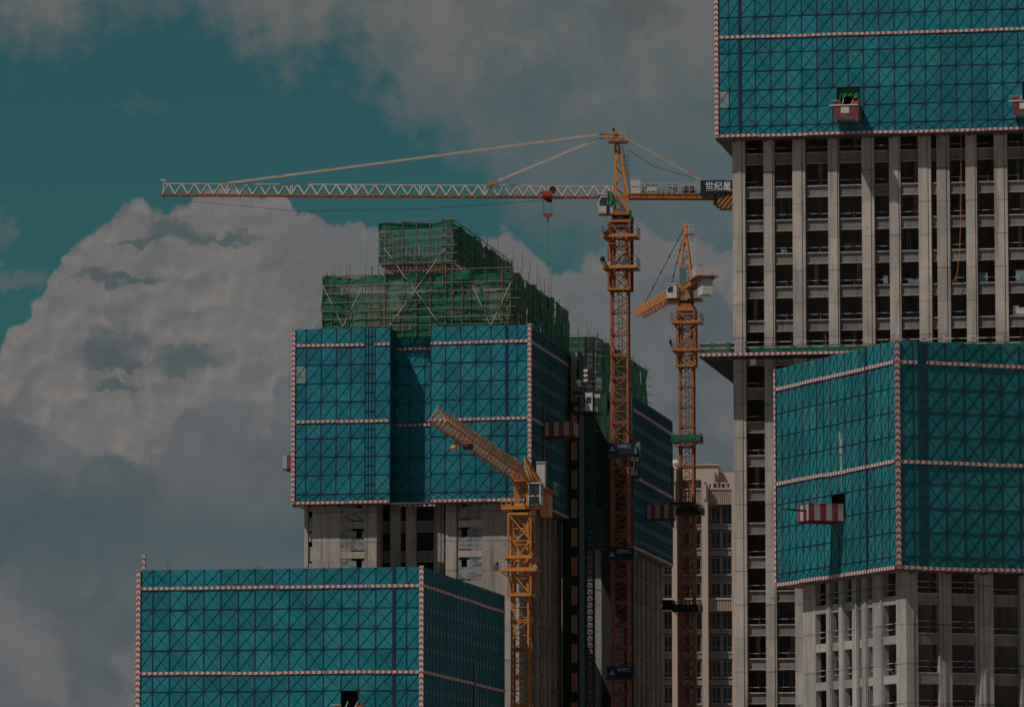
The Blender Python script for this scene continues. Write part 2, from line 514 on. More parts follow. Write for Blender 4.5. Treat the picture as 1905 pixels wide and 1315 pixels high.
stripe_mat('counterweight', (0.46, 0.20, 0.03), (0.035, 0.028, 0.025), 0.55, 'D')
m_, n_, b_ = material('ground_dirt', (0.16, 0.145, 0.125), 0.95)
n_.link(n_.mix(n_.noise(pos(n_), 0.02, 6.0, 0.6), (0.36, 0.33, 0.29, 1), (0.20, 0.185, 0.16, 1)), b_.inputs['Base Color'])
m_, n_, b_ = material('rope_orange', (0.42, 0.15, 0.03), 0.7)


# ------------------------------------------------------------------ mesh helpers
class MB:
    def __init__(self):
        self.v, self.f, self.mi, self.uv, self.mats = [], [], [], [], []

    def slot(self, m):
        if m not in self.mats:
            self.mats.append(m)
        return self.mats.index(m)

    def face(self, idx, m, uv=None):
        self.f.append(idx)
        self.mi.append(self.slot(m))
        self.uv.append(uv)

    def box(self, x0, x1, y0, y1, z0, z1, m, M=None):
        x0, x1 = min(x0, x1), max(x0, x1)
        y0, y1 = min(y0, y1), max(y0, y1)
        z0, z1 = min(z0, z1), max(z0, z1)
        b = len(self.v)
        pts = [(x0, y0, z0), (x1, y0, z0), (x1, y1, z0), (x0, y1, z0), (x0, y0, z1), (x1, y0, z1), (x1, y1, z1), (x0, y1, z1)]
        if M is not None:
            pts = [tuple(M @ Vector(p)) for p in pts]
        self.v += pts
        for q in ((0, 3, 2, 1), (4, 5, 6, 7), (0, 1, 5, 4), (1, 2, 6, 5), (2, 3, 7, 6), (3, 0, 4, 7)):
            self.face([b + i for i in q], m)

    def bar(self, p, q, w, m, h=None, up=(0, 0, 1)):
        p, q = Vector(p), Vector(q)
        d = q - p
        if d.length < 1e-6:
            return
        d.normalize()
        u = Vector(up)
        if abs(d.dot(u)) > 0.95:
            u = Vector((0, 1, 0))
        s = d.cross(u).normalized() * (w / 2)
        t = s.cross(d).normalized() * ((h or w) / 2)
        b = len(self.v)
        for e in (p, q):
            self.v += [tuple(e - s - t), tuple(e + s - t), tuple(e + s + t), tuple(e - s + t)]
        for f in ((0, 1, 2, 3), (7, 6, 5, 4), (0, 4, 5, 1), (1, 5, 6, 2), (2, 6, 7, 3), (3, 7, 4, 0)):
            self.face([b + i for i in f], m)

    def tube(self, pts, r, m, n=6):
        """round section along a polyline"""
        pts = [Vector(p) for p in pts]
        rings = []
        for i, p in enumerate(pts):
            d = (pts[min(i + 1, len(pts) - 1)] - pts[max(i - 1, 0)]).normalized()
            u = Vector((0, 0, 1)) if abs(d.z) < 0.9 else Vector((0, 1, 0))
            s = d.cross(u).normalized()
            t = s.cross(d)
            b = len(self.v)
            rr = r[i] if isinstance(r, (list, tuple)) else r
            self.v += [tuple(p + s * rr * math.cos(2 * math.pi * k / n) + t * rr * math.sin(2 * math.pi * k / n)) for k in range(n)]
            rings.append(b)
        for a, b in zip(rings, rings[1:]):
            for k in range(n):
                self.face([a + k, a + (k + 1) % n, b + (k + 1) % n, b + k], m)
        self.face([rings[0] + k for k in range(n)][::-1], m)
        self.face([rings[-1] + k for k in range(n)], m)

    def prism(self, pts, y0, y1, m):
        """polygon in (x, z) extruded along y"""
        b, n = len(self.v), len(pts)
        self.v += [(x, y0, z) for x, z in pts] + [(x, y1, z) for x, z in pts]
        self.face([b + i for i in range(n)], m)
        self.face([b + n + i for i in range(n)][::-1], m)
        for i in range(n):
            j = (i + 1) % n
            self.face([b + j, b + i, b + n + i, b + n + j], m)

    def strip(self, x0, x1, z0, z1, y0, y1, m, vertical=False):
        """a thin band whose front carries UVs in metres along its length"""
        b = len(self.v)
        self.box(x0, x1, y0, y1, z0, z1, m)
        if vertical:
            self.uv[-4] = [(z0, 0), (z0, 1), (z1, 1), (z1, 0)]
        else:
            self.uv[-4] = [(x0, 0), (x1, 0), (x1, 1), (x0, 1)]

    def mesh(self, name, smooth=False):
        me = bpy.data.meshes.new(name)
        me.from_pydata(self.v, [], self.f)
        for m in self.mats:
            me.materials.append(MATS[m])
        me.polygons.foreach_set('material_index', self.mi)
        if any(u for u in self.uv):
            lay = me.uv_layers.new(name='UVMap')
            k = 0
            for f, u in zip(self.f, self.uv):
                for i in range(len(f)):
                    lay.data[k].uv = u[i] if u else (0, 0)
                    k += 1
        if smooth:
            me.polygons.foreach_set('use_smooth', [True] * len(self.f))
        me.update()
        return me

    def build(self, name, parent=None, loc=(0, 0, 0), rotz=0.0, kind=None, label=None, smooth=False):
        return part(name, self.mesh(name, smooth), parent, loc, rotz, kind, label)


def part(name, me, parent=None, loc=(0, 0, 0), rotz=0.0, kind=None, label=None, scale=None):
    o = bpy.data.objects.new(name, me)
    COL.objects.link(o)
    o.parent = parent
    o.location = loc
    o.rotation_euler = (0, 0, rotz)
    if scale:
        o.scale = scale
    if kind:
        o['kind'] = kind
    if label:
        o['label'] = label
    return o


def thing(name, label, cat, loc=(0, 0, 0), rotz=0.0, group=None):
    o = bpy.data.objects.new(name, None)
    o.empty_display_size = 2
    COL.objects.link(o)
    o.location = loc
    o.rotation_euler = (0, 0, rotz)
    o['label'] = label
    o['category'] = cat
    if group:
        o['group'] = group
    return o


CACHE = {}


def cached(key, fn):
    if key not in CACHE:
        CACHE[key] = fn()
    return CACHE[key]


def text_mesh(body, size, mat, extrude=0.01):
    cu = bpy.data.curves.new('lettering', 'FONT')
    cu.body = body
    cu.size = size
    cu.extrude = extrude
    cu.align_x = 'CENTER'
    cu.align_y = 'CENTER'
    cu.offset = size * 0.012
    o = bpy.data.objects.new('lettering', cu)
    COL.objects.link(o)
    bpy.context.view_layer.update()
    me = bpy.data.meshes.new_from_object(o.evaluated_get(bpy.context.evaluated_depsgraph_get()))
    me.name = 'lettering'
    bpy.data.objects.remove(o)
    me.materials.clear()
    me.materials.append(MATS[mat])
    me.transform(Matrix.Rotation(R(90), 4, 'X'))
    return me


# ------------------------------------------------------------------ measuring: where a line of sight meets a wall of the place
cp, sp_ = math.cos(PITCH), math.sin(PITCH)


def ray(px, py):
    a, b = (px - CX) / F, (CY - py) / F
    return Vector((a, cp - b * sp_, sp_ + b * cp))


def at(px, py, Y):
    d = ray(px, py)
    return Vector((0, 0, CAMZ)) + d * (Y / d.y)


class Frame:
    """upright local frame of a building or crane: x along its front, y away from the viewer"""
    def __init__(self, px, py, Y, deg):
        p = at(px, py, Y)
        self.o, self.rot = Vector((p.x, p.y, 0)), R(deg)
        self.x = Vector((math.cos(self.rot), math.sin(self.rot), 0))
        self.y = Vector((-math.sin(self.rot), math.cos(self.rot), 0))

    def front(self, px, py, v=0.0):
        d = ray(px, py)
        c = Vector((0, 0, CAMZ)) - self.o
        k = (v - c.dot(self.y)) / d.dot(self.y)
        p = c + d * k
        return p.dot(self.x), p.z

    def side(self, px, py, u=0.0):
        d = ray(px, py)
        c = Vector((0, 0, CAMZ)) - self.o
        k = (u - c.dot(self.x)) / d.dot(self.x)
        p = c + d * k
        return p.dot(self.y), p.z

    def fu(self, px, py, v=0.0):
        return self.front(px, py, v)[0]

    def fz(self, px, py, v=0.0):
        return self.front(px, py, v)[1]

    def empty(self, name, label, cat, group=None):
        return thing(name, label, cat, self.o, self.rot, group)


# ------------------------------------------------------------------ ground
g = MB()
g.v = [(-6000, -3000, 0), (6000, -3000, 0), (6000, 9000, 0), (-6000, 9000, 0)]
g.face([0, 1, 2, 3], 'ground_dirt')
g.build('ground', kind='structure')


# ------------------------------------------------------------------ lifting scaffold screens
def panel_geom(mb, w, h, style, sheet, M=None):
    d = 0.05
    mb.box(0, w, 0, 0.03, 0, h, sheet, M)
    mb.box(-0.045, 0.045, -0.05, -0.002, 0, h, 'navy_steel', M)
    mb.box(0.045, w - 0.045, -0.045, -0.002, 0, 0.075, 'navy_steel', M)

    def diag(a, b):
        q = MB()
        q.bar((a[0], -0.02, a[1]), (b[0], -0.02, b[1]), 0.036, 'navy_steel', 0.03, (0, 1, 0))
        k = len(mb.v)
        mb.v += [tuple(M @ Vector(p)) for p in q.v] if M is not None else q.v
        for f in q.f:
            mb.face([k + i for i in f], 'navy_steel')
    if style == 'X':
        diag((0.03, 0.06), (w - 0.03, h - 0.02))
        diag((w - 0.03, 0.06), (0.03, h - 0.02))
    elif style == 'L':
        for fx in (0.32, 0.68):
            mb.box(w * fx - 0.028, w * fx + 0.028, -0.075, -0.002, 0, h, 'navy_steel', M)
        mb.box(0.05, w, -0.06, -0.002, h * 0.5 - 0.04, h * 0.5 + 0.04, 'navy_steel', M)


def panel_mesh(w, h, style, sheet):
    def make():
        mb = MB()
        panel_geom(mb, w, h, style, sheet)
        return mb.mesh('panel')
    return cached(('panel', w, h, style, sheet), make)


def screen_panels(root, cols, rows, loc, rotz, styles=None, skip=(), sheet='teal_sheet', special=None, joined=None):
    """cols: positions along the face; rows: heights from the bottom up; panels hang on a face that starts at loc"""
    M0 = Matrix.Translation(loc) @ Matrix.Rotation(rotz, 4, 'Z')
    for i in range(len(cols) - 1):
        for j in range(len(rows) - 1):
            if (i, j) in skip:
                continue
            w, h = cols[i + 1] - cols[i], rows[j + 1] - rows[j]
            st = (styles or {}).get(i, 'X')
            sh = (special or {}).get((i, j), sheet)
            if joined is not None:
                panel_geom(joined, w, h, st, sh, M0 @ Matrix.Translation((cols[i], 0, rows[j])))
            else:
                bw, bh = (1.65, 2.0) if st == 'X' else (0.9, 2.0)
                if h < 1.4:
                    bh = 1.0
                p = M0 @ Vector((cols[i], 0, rows[j]))
                tilt = part('panel', panel_mesh(bw, bh, st, sh), root, p, rotz, scale=(w / bw, 1, h / bh))
                tilt.rotation_euler[0] = random.gauss(0, 0.004)
                tilt.rotation_euler[2] = rotz + random.gauss(0, 0.006)


def hstrip(root, x0, x1, z, loc, rotz, hh=0.29, y=-0.10):
    """warning boards along a screen, fixed in lengths that do not quite line up"""
    M0 = Matrix.Translation(loc) @ Matrix.Rotation(rotz, 4, 'Z')
    n = max(1, round((x1 - x0) / 5.0))
    cuts = [x0] + [x0 + (x1 - x0) * (k + random.uniform(-0.15, 0.15)) / n for k in range(1, n)] + [x1]
    for a, b in zip(cuts, cuts[1:]):
        mb = MB()
        mb.strip(0, b - a - random.choice((0.0, 0.0, 0.04, 0.10)), -hh / 2, hh / 2, 0, 0.05, 'chevron')
        o = mb.build('warning_strip', root, M0 @ Vector((a, y + random.uniform(-0.012, 0.0), z + random.uniform(-0.035, 0.035))), rotz)
        o.rotation_euler[1] = random.gauss(0, 0.004)


def vstrip(root, x, z0, z1, loc, rotz, ww=0.42, y=-0.14):
    mb = MB()
    mb.strip(-ww / 2, ww / 2, 0, z1 - z0, 0, 0.05, 'chevron', True)
    M0 = Matrix.Translation(loc) @ Matrix.Rotation(rotz, 4, 'Z')
    return mb.build('warning_strip', root, M0 @ Vector((x, y, z0)), rotz)


RS = [1.77, 2.15, 2.0, 2.0, 2.1, 1.82, 2.0, 2.0, 2.0, 1.0]      # row heights of a screen, from the top down


def rows_between(zt, zb, lst=RS):
    k = (zt - zb) / sum(lst)
    z, out = zb, [zb]
    for r in reversed(lst):
        z += r * k
        out.append(z)
    return out           # bottom up; tapes at out[0], out[5], out[9]


def deck(root, x0, x1, y0, y1, zb, p):
    """walkway planks closing the underside of a screen all round, p wide"""
    mb = MB()
    z1, z0 = zb - 0.005, zb - 0.16
    nb = 4
    for k in range(nb):
        a, b = p * k / nb, p * (k + 1) / nb - 0.04
        mb.box(x0 + a, x1 - a, y0 + a, y0 + b, z0 + 0.02 * (k % 2), z1, 'deck_steel')
        mb.box(x0 + a, x1 - a, y1 - b, y1 - a, z0 + 0.02 * (k % 2), z1, 'deck_steel')
        mb.box(x0 + a, x0 + b, y0 + b + 0.01, y1 - b - 0.01, z0 + 0.02 * (k % 2), z1, 'deck_steel')
        mb.box(x1 - b, x1 - a, y0 + b + 0.01, y1 - b - 0.01, z0 + 0.02 * (k % 2), z1, 'deck_steel')
    n = int((x1 - x0) / 1.65)
    for k in range(n + 1):
        x = x0 + 0.1 + (x1 - x0 - 0.2) * k / n
        mb.box(x - 0.05, x + 0.05, y0 + 0.05, y0 + p, z0 - 0.14, z0 - 0.002, 'deck_steel')
    return mb.build('walkway_deck', root)


def plain_face(root, x0, x1, y0, y1, rows):
    """a face of the screen that is turned away from the street: framed sheets joined into one part"""
    mb = MB()
    L = math.hypot(x1 - x0, y1 - y0)
    a = math.atan2(y1 - y0, x1 - x0)
    n = max(2, int(L / 1.65))
    screen_panels(None, [L * k / n for k in range(n + 1)], rows, (x0, y0, 0), a, joined=mb)
    return mb.build('side_panels', root, kind='stuff')


# ------------------------------------------------------------------ concrete building pieces
def column(root, x0, x1, y0, y1, z0, z1, mat, groove=0.0, name='column'):
    mb = MB()
    if groove and x1 - x0 > 0.6:
        gx = x1 - groove
        mb.box(x0, gx - 0.05, y0, y1, z0, z1, mat)
        mb.box(gx - 0.05, gx + 0.04, y0 + 0.14, y1 - 0.01, z0, z1, mat)
        mb.box(gx + 0.04, x1, y0 + 0.05, y1 - 0.02, z0, z1, mat)
    else:
        mb.box(x0, x1, y0, y1, z0, z1, mat)
    return mb.build(name, root)


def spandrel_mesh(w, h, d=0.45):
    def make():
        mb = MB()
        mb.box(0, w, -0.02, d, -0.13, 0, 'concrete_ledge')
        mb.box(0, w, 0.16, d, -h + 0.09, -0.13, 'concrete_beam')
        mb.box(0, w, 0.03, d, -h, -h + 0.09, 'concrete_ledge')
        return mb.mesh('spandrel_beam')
    return cached(('spandrel', round(w, 3), round(h, 3), d), make)


def rail_mesh(w, style=0):
    """style 0: one pipe; 1: two pipes and posts; 2: one pipe with a post"""
    def make():
        mb = MB()
        for z in ((0.55,) if style != 1 else (0.55, 1.05)):
            mb.bar((0, 0, z), (w, 0, z), 0.05, 'rail_stripe')
        if style:
            mb.bar((w * 0.62, 0.04, 0), (w * 0.62, 0.04, 1.15 if style == 1 else 0.75), 0.06, 'rail_stripe')
        return mb.mesh('guard_rail')
    return cached(('rail', round(w, 2), style), make)


def floors(root, x0, x1, y0, y1, zs, th=0.18, mat='concrete_beam'):
    def make():
        mb = MB()
        mb.box(x0, x1, y0, y1, -th, -0.03, mat)
        return mb.mesh('floor_slab')
    me = make()
    for z in zs:
        part('floor_slab', me, root, (0, 0, z))


# ================================================================== TOWER A (middle, green roof scaffold)
A = Frame(986, 600, 553, -10)
zt, zb = A.fz(986, 604), A.fz(986, 931)
A_rows = rows_between(zt, zb)
A_zt, A_zb = zt, zb
A_L = A.side(1070, 800)[0]              # length of the side
uL = A.fu(544, 770)
ua, ub = A.fu(725, 770), A.fu(801, 770)
REC = 3.3
scrA = A.empty('scaffold_screen', 'teal mesh scaffold screen with a deep shaded recess around the tower under green roof netting', 'scaffold screen', 'teal scaffold screens around the towers')
pc = [542, 569, 597, 625, 652, 679, 697, 725]
cols = [A.fu(p, 770) - uL for p in pc]
cols[0] = 0.0
o = (uL, 0, 0)
screen_panels(scrA, cols, A_rows, o, 0, {5: 'L'}, special={(0, 7): 'faded_sheet'})
for z, segs in ((A_rows[9], [(0.2, cols[5]), (cols[6], cols[7])]), (A_rows[5], [(0.2, cols[7])]), (A_rows[0] + 0.1, [(0.2, cols[7])])):
    for a, b in segs:
        hstrip(scrA, a, b, z, o, 0)
vstrip(scrA, 0.1, zb, zt, o, 0)
# recess: left cheek, back and right cheek
o2 = (ua, 0, 0)
screen_panels(scrA, [0, REC / 2, REC], A_rows, (ua, 0, 0), R(90))
rc = [ua, A.fu(762, 770, REC), A.fu(790, 770, REC), ub]
screen_panels(scrA, [c - ua for c in rc], A_rows, (ua, REC, 0), 0)
for z in (A_rows[9] - 0.25, A_rows[5] - 0.25, A_rows[0] - 0.05):
    hstrip(scrA, 0.05, rc[-1] - ua - 0.05, z, (ua, REC, 0), 0)
mb = MB()
mb.box(ub - 0.03, ub, 0.04, REC, zb, zt, 'teal_sheet')
mb.build('cheek_panel', scrA)
pr = [801, 828, 856.5, 884.5, 913, 941.7, 961.5, 986]
cols = [A.fu(p, 770) - ub for p in pr]
cols[-1] = -ub
screen_panels(scrA, cols, A_rows, (ub, 0, 0), 0)
mb = MB()
mb.box(cols[5] - 0.12, cols[5] + 0.16, -0.10, -0.055, 0, zt - zb, 'navy_steel')
mb.build('guide_rail', scrA, (ub, 0, zb))
for z in (A_rows[9], A_rows[5], A_rows[0] + 0.1):
    hstrip(scrA, 0.05, cols[-1] - 0.25, z, (ub, 0, 0), 0)
vstrip(scrA, -0.05, zb, zt + 0.1, (0, 0, 0), 0)
# right side, seen at a grazing angle
mb = MB()
n = 24
screen_panels(None, [A_L * k / n for k in range(n + 1)], A_rows, (0, 0, 0), R(90), joined=mb)
mb.build('side_panels', scrA, kind='stuff')
for z in (A_rows[9], A_rows[5], A_rows[0] + 0.1):
    hstrip(scrA, 0.1, A_L, z, (0, 0, 0), R(90))
for dv, z0, z1 in ((8.2, A_rows[1], A_rows[6]), (24.0, A_rows[2], A_rows[7])):
    mb = MB()
    mb.box(0.06, 0.12, dv, dv + 1.2, z0, z1, 'black_steel')
    mb.build('door_slot', scrA)
plain_face(scrA, uL, uL, A_L, 0.0, A_rows)
plain_face(scrA, 0, uL, A_L, A_L, A_rows)
deck(scrA, uL + 0.02, -0.02, 0.06, A_L - 0.05, zb, 1.55)

towA = A.empty('concrete_tower', 'unfinished pale concrete tower with block infill walls below its teal screen', 'tower', 'concrete towers under construction')
yc = 1.7
def au(px): return A.fu(px, 1000, yc)
yr = REC + 1.3                            # front of the set-back bays behind the screen's recess
def ar(px): return A.fu(px, 1000, yr)
zf0 = A.fz(780, 1021, yc)
STA = 3.32
uR = au(967)
ztopA = zt - 0.6
walls = [(566, 573), (581, 634), (678, 700.5), (829, 849), (852, 852.8), (897, 967)]
for a, b in walls:
    column(towA, au(a), au(b), yc, yc + 0.45, 0, ztopA, 'concrete_warm', 0.0, 'wall')
for a, b, gr in ((726, 744.5, 0.22), (755, 774, 0.2), (807, 825.5, 0.3)):
    column(towA, ar(a), ar(b), yr, yr + 0.8, 0, ztopA, 'concrete_warm', gr)
mb = MB()
mb.box(au(849), au(852), yc + 0.25, yc + 0.45, 0, ztopA, 'concrete_beam')
mb.build('joint', towA)
levels = [zf0 + STA * k for k in range(-14, 8)]
levels = [z for z in levels if 2 < z < ztopA]
for z in levels:
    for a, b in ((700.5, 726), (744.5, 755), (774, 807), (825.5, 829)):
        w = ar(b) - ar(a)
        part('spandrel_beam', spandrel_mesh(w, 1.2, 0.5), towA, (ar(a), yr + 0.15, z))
    for a, b in ((634, 678), (852.8, 897)):
        mb = MB()
        mb.box(au(a), au(b), yc + 0.004, yc + 0.44, z - 0.95, z - 0.2, 'concrete_warm')
        mb.build('ring_beam', towA)
        mb = MB()
        x0, x1 = (au(a), au(a) + 1.15) if a < 700 else (au(b) - 1.25, au(b))
        mb.box(x0, x1, yc + 0.02, yc + 0.3, z - 0.2, z - 0.04, 'red_brick')
        mb.build('brick_course', towA)
# block infill
def infill(root, x0, x1, z0, z1, win, detail):
    wx0, wx1, wz0, wz1 = win
    if not detail:
        mb = MB()
        mb.box(x0, wx0, yc + 0.04, yc + 0.3, z0, z1, 'block')
        mb.box(wx1, x1, yc + 0.04, yc + 0.3, z0, z1, 'block')
        mb.box(wx0, wx1, yc + 0.04, yc + 0.3, z0, wz0, 'block')
        mb.build('infill_wall', root)
        return
    mb = MB()
    top = z1 - (z1 - z0) / 9
    for a, b, c, d in ((x0, wx0, z0, top), (wx1, x1, z0, top), (wx0, wx1, z0, wz0)):
        mb.box(a, b, yc + 0.07, yc + 0.3, c, d, 'mortar')
    mb.build('mortar_bed', root)
    nr = 9
    rh = (z1 - z0) / nr
    bw = 0.62
    for r in range(nr):
        x = x0 - (0.31 if r % 2 else 0.0)
        za = z0 + r * rh
        while x < x1 - 0.02:
            a, b = max(x, x0) + 0.015, min(x + bw, x1) - 0.015
            x += bw
            if b - a < 0.08:
                continue
            if za + rh * 0.6 > wz0 and za < wz1 - 0.1 and b > wx0 and a < wx1:
                if a < wx0 - 0.1:
                    b = wx0
                elif b > wx1 + 0.1:
                    a = wx1
                else:
                    continue
            if za >= wz1 - 0.1 and b > wx0 and a < wx1:
                continue
            if r == nr - 1 and ((x0 < au(750) and b > x0 + 0.5 * (x1 - x0)) or (x0 > au(750) and a < x0 + 0.45 * (x1 - x0))):
                continue          # slot left open under the beam
            me = cached(('block',), lambda: (lambda q: (q.box(0, 1, 0, 0.2, 0, 1, 'block'), q.mesh('block'))[1])(MB()))
            part('block', me, root, (a, yc + 0.045 + random.uniform(-0.012, 0.012), za + 0.015), scale=(b - a, 1, rh - 0.03))
for k, z in enumerate(levels):
    if z + STA > ztopA:
        continue
    ki = round((z - zf0) / STA)
    for a, b, wa, wb in ((634, 678, 662.5, 673), (852.8, 897, 858, 869)):
        zA, zB = z - 0.04, z + STA - 0.95
        wz0, wz1 = A.fz(665, 1001.5, yc) - zf0 + z, A.fz(665, 985, yc) - zf0 + z
        det = (-1 <= ki <= 1) or (a > 700 and ki == -2)
        infill(towA, au(a), au(b), zA, zB, (au(wa), au(wb), wz0, wz1), det)
    # narrow slot windows near the left corner
    mb = MB()
    mb.box(au(573), au(581), yc + 0.22, yc + 0.45, z + 2.1, z + STA, 'block')
    mb.box(au(573), au(581), yc + 0.22, yc + 0.45, z, z + 0.4, 'block')
    mb.box(au(573) + 0.1, au(581), yc + 0.1, yc + 0.2, z + 1.0, z + 1.9, 'mortar')
    mb.build('slot_infill', towA)
floors(towA, au(566) + 0.1, uR - 0.1, yr + 0.85, A_L - 2, levels)
for a, b in ((566, 700), (829, 967)):
    floors(towA, au(a) + 0.1, au(b) - 0.1, yc + 0.5, yr + 0.84, levels)
    mb = MB()
    x = au(700.5) - 0.3 if a < 700 else au(829)
    mb.box(x, x + 0.3, yc + 0.46, yr + 0.8, 0, ztopA, 'concrete_warm')
    mb.build('cheek_wall', towA)
mb = MB()
mb.box(au(566) + 0.35, uR - 0.4, yr + 6.5, yr + 6.7, 0, ztopA, 'concrete_dark')
mb.box(au(566), au(566) + 0.3, yc + 0.46, A_L - 2, 0, ztopA, 'concrete_warm')
mb.box(au(566) + 0.31, uR - 0.4, A_L - 2.3, A_L - 2, 0, ztopA, 'concrete_warm')
mb.box(uL + 0.4, -0.4, 0.5 + REC, A_L - 0.4, ztopA, ztopA + 0.2, 'concrete_beam')
mb.build('inner_wall', towA)
# right side: ribs with dark bays
vs = [A.side(p, 1100, uR)[0] for p in (974, 987, 1001, 1014, 1023, 1034, 1043)]
vs = [3.2] + vs + [A_L - 1.7]
for v in vs:
    mb = MB()
    mb.box(uR - 0.5, uR, v - 0.45, v + 0.45, 0, ztopA, 'concrete_grey')
    mb.box(uR, uR + 0.12, v - 0.15, v + 0.15, 0, ztopA, 'concrete_grey')
    mb.build('column', towA)
for z in levels:
    mb = MB()
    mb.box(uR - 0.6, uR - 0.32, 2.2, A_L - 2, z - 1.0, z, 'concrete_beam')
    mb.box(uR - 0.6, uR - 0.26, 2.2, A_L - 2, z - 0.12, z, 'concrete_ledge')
    mb.build('side_beam', towA)
mb = MB()
mb.box(uR - 3.2, uR - 3.0, yr + 7, A_L - 2.5, 0, ztopA, 'concrete_dark')
mb.build('inner_wall', towA)
# stair wing at the far end of the side, with timber in its openings
vw = A_L - 5.0
w0 = A.fu(1046, 1000, vw)
w1 = A.fu(1078, 1000, vw)
ztw = A.fz(1065, 655, vw)
mb = MB()
mb.box(max(w0, uR + 0.1), w1, vw + 0.5, vw + 0.7, 0, ztw, 'concrete_dark')
mb.box(w1 - 0.25, w1, vw + 0.005, vw + 4.5, 0, ztw, 'teal_shaded')
mb.build('stair_wing', towA)
wo0, wo1 = A.fu(1062.5, 1000, vw), A.fu(1074, 1000, vw)
zz = A.fz(1065, 1315 - 28, vw)
mb = MB()
mb.box(max(w0, uR + 0.05), wo0 - 0.02, vw - 0.05, vw + 0.05, 0, ztw - 0.5, 'net_deep_shade')
mb.build('net_shade_strip', towA)
for k in range(-9, 14):
    z = zz + STA * k
    if not 0 < z < ztw - 3:
        continue
    mb = MB()
    mb.box(wo0, wo1 + 0.1, vw + 0.0, vw + 0.4, z - 1.0, z, 'net_deep_shade')
    mb.build('stair_beam', towA)
    for a, b in ((0.05, 0.45), (0.55, 0.98)):
        mb = MB()
        mb.box(wo0 + (wo1 - wo0) * a, wo0 + (wo1 - wo0) * b, vw + 0.12, vw + 0.2, z + 0.05, z + 2.2, 'brown_wood')
        mb.build('timber_panel', towA)


# added wall between the towers to shade the rear one, gap lets sun through
B = Frame(1176, 733, 624, -10)
vBf = (B.o - A.o).dot(A.y)
wl = A.fu(1081, 1100, vBf)
lz0, lz1 = A.fz(1085, 1182, vBf), A.fz(1085, 988, vBf)
for za, zb_ in ((0, lz0), (lz1, A.fz(1065, 650, A_L))):
    mb = MB()
    mb.box(wl - 0.6, wl, A_L + 0.2, vBf + 1.5, za, zb_, 'teal_shaded' if za > 1 else 'concrete_dark')
    mb.build('shade_wall', towA)

# ------------------------------------------------------------------ green netting and pole scaffold on the roofs
def net_sheet(root, p0, dx, dy, h, mat, amp=0.12, nx=10, nz=8):
    """hung net: a creased sheet from p0 along (dx, dy), h high"""
    mb = MB()
    ph = random.uniform(0, 9)
    p0 = (p0[0] - dx * 0.04, p0[1] - dy * 0.04, p0[2])
    dx, dy = dx * 1.08, dy * 1.08
    L = math.hypot(dx, dy)
    nxv = Vector((-dy, dx, 0)).normalized()
    for j in range(nz + 1):
        for i in range(nx + 1):
            a, c = i / nx, j / nz
            off = amp * (math.sin(a * L * 1.1 + ph) * 0.5 + math.sin(a * L * 0.6 - c * h * 0.9 + ph * 2) * 0.6 + random.uniform(-0.5, 0.5))
            sag = 0.0
            if j == nz:
                sag = -abs(math.sin(a * L * 0.55 + ph)) * 0.3
            mb.v.append((p0[0] + dx * a + nxv.x * off, p0[1] + dy * a + nxv.y * off, p0[2] + h * c + sag))
    for j in range(nz):
        for i in range(nx):
            b = j * (nx + 1) + i
            mb.face([b, b + 1, b + nx + 2, b + nx + 1], mat)
    return mb.build('net', root, smooth=True)


def pole(root, p, q, mat='bamboo', r=0.044, name='pole'):
    mb = MB()
    mb.tube([p, q], r, mat, 6)
    return mb.build(name, root)


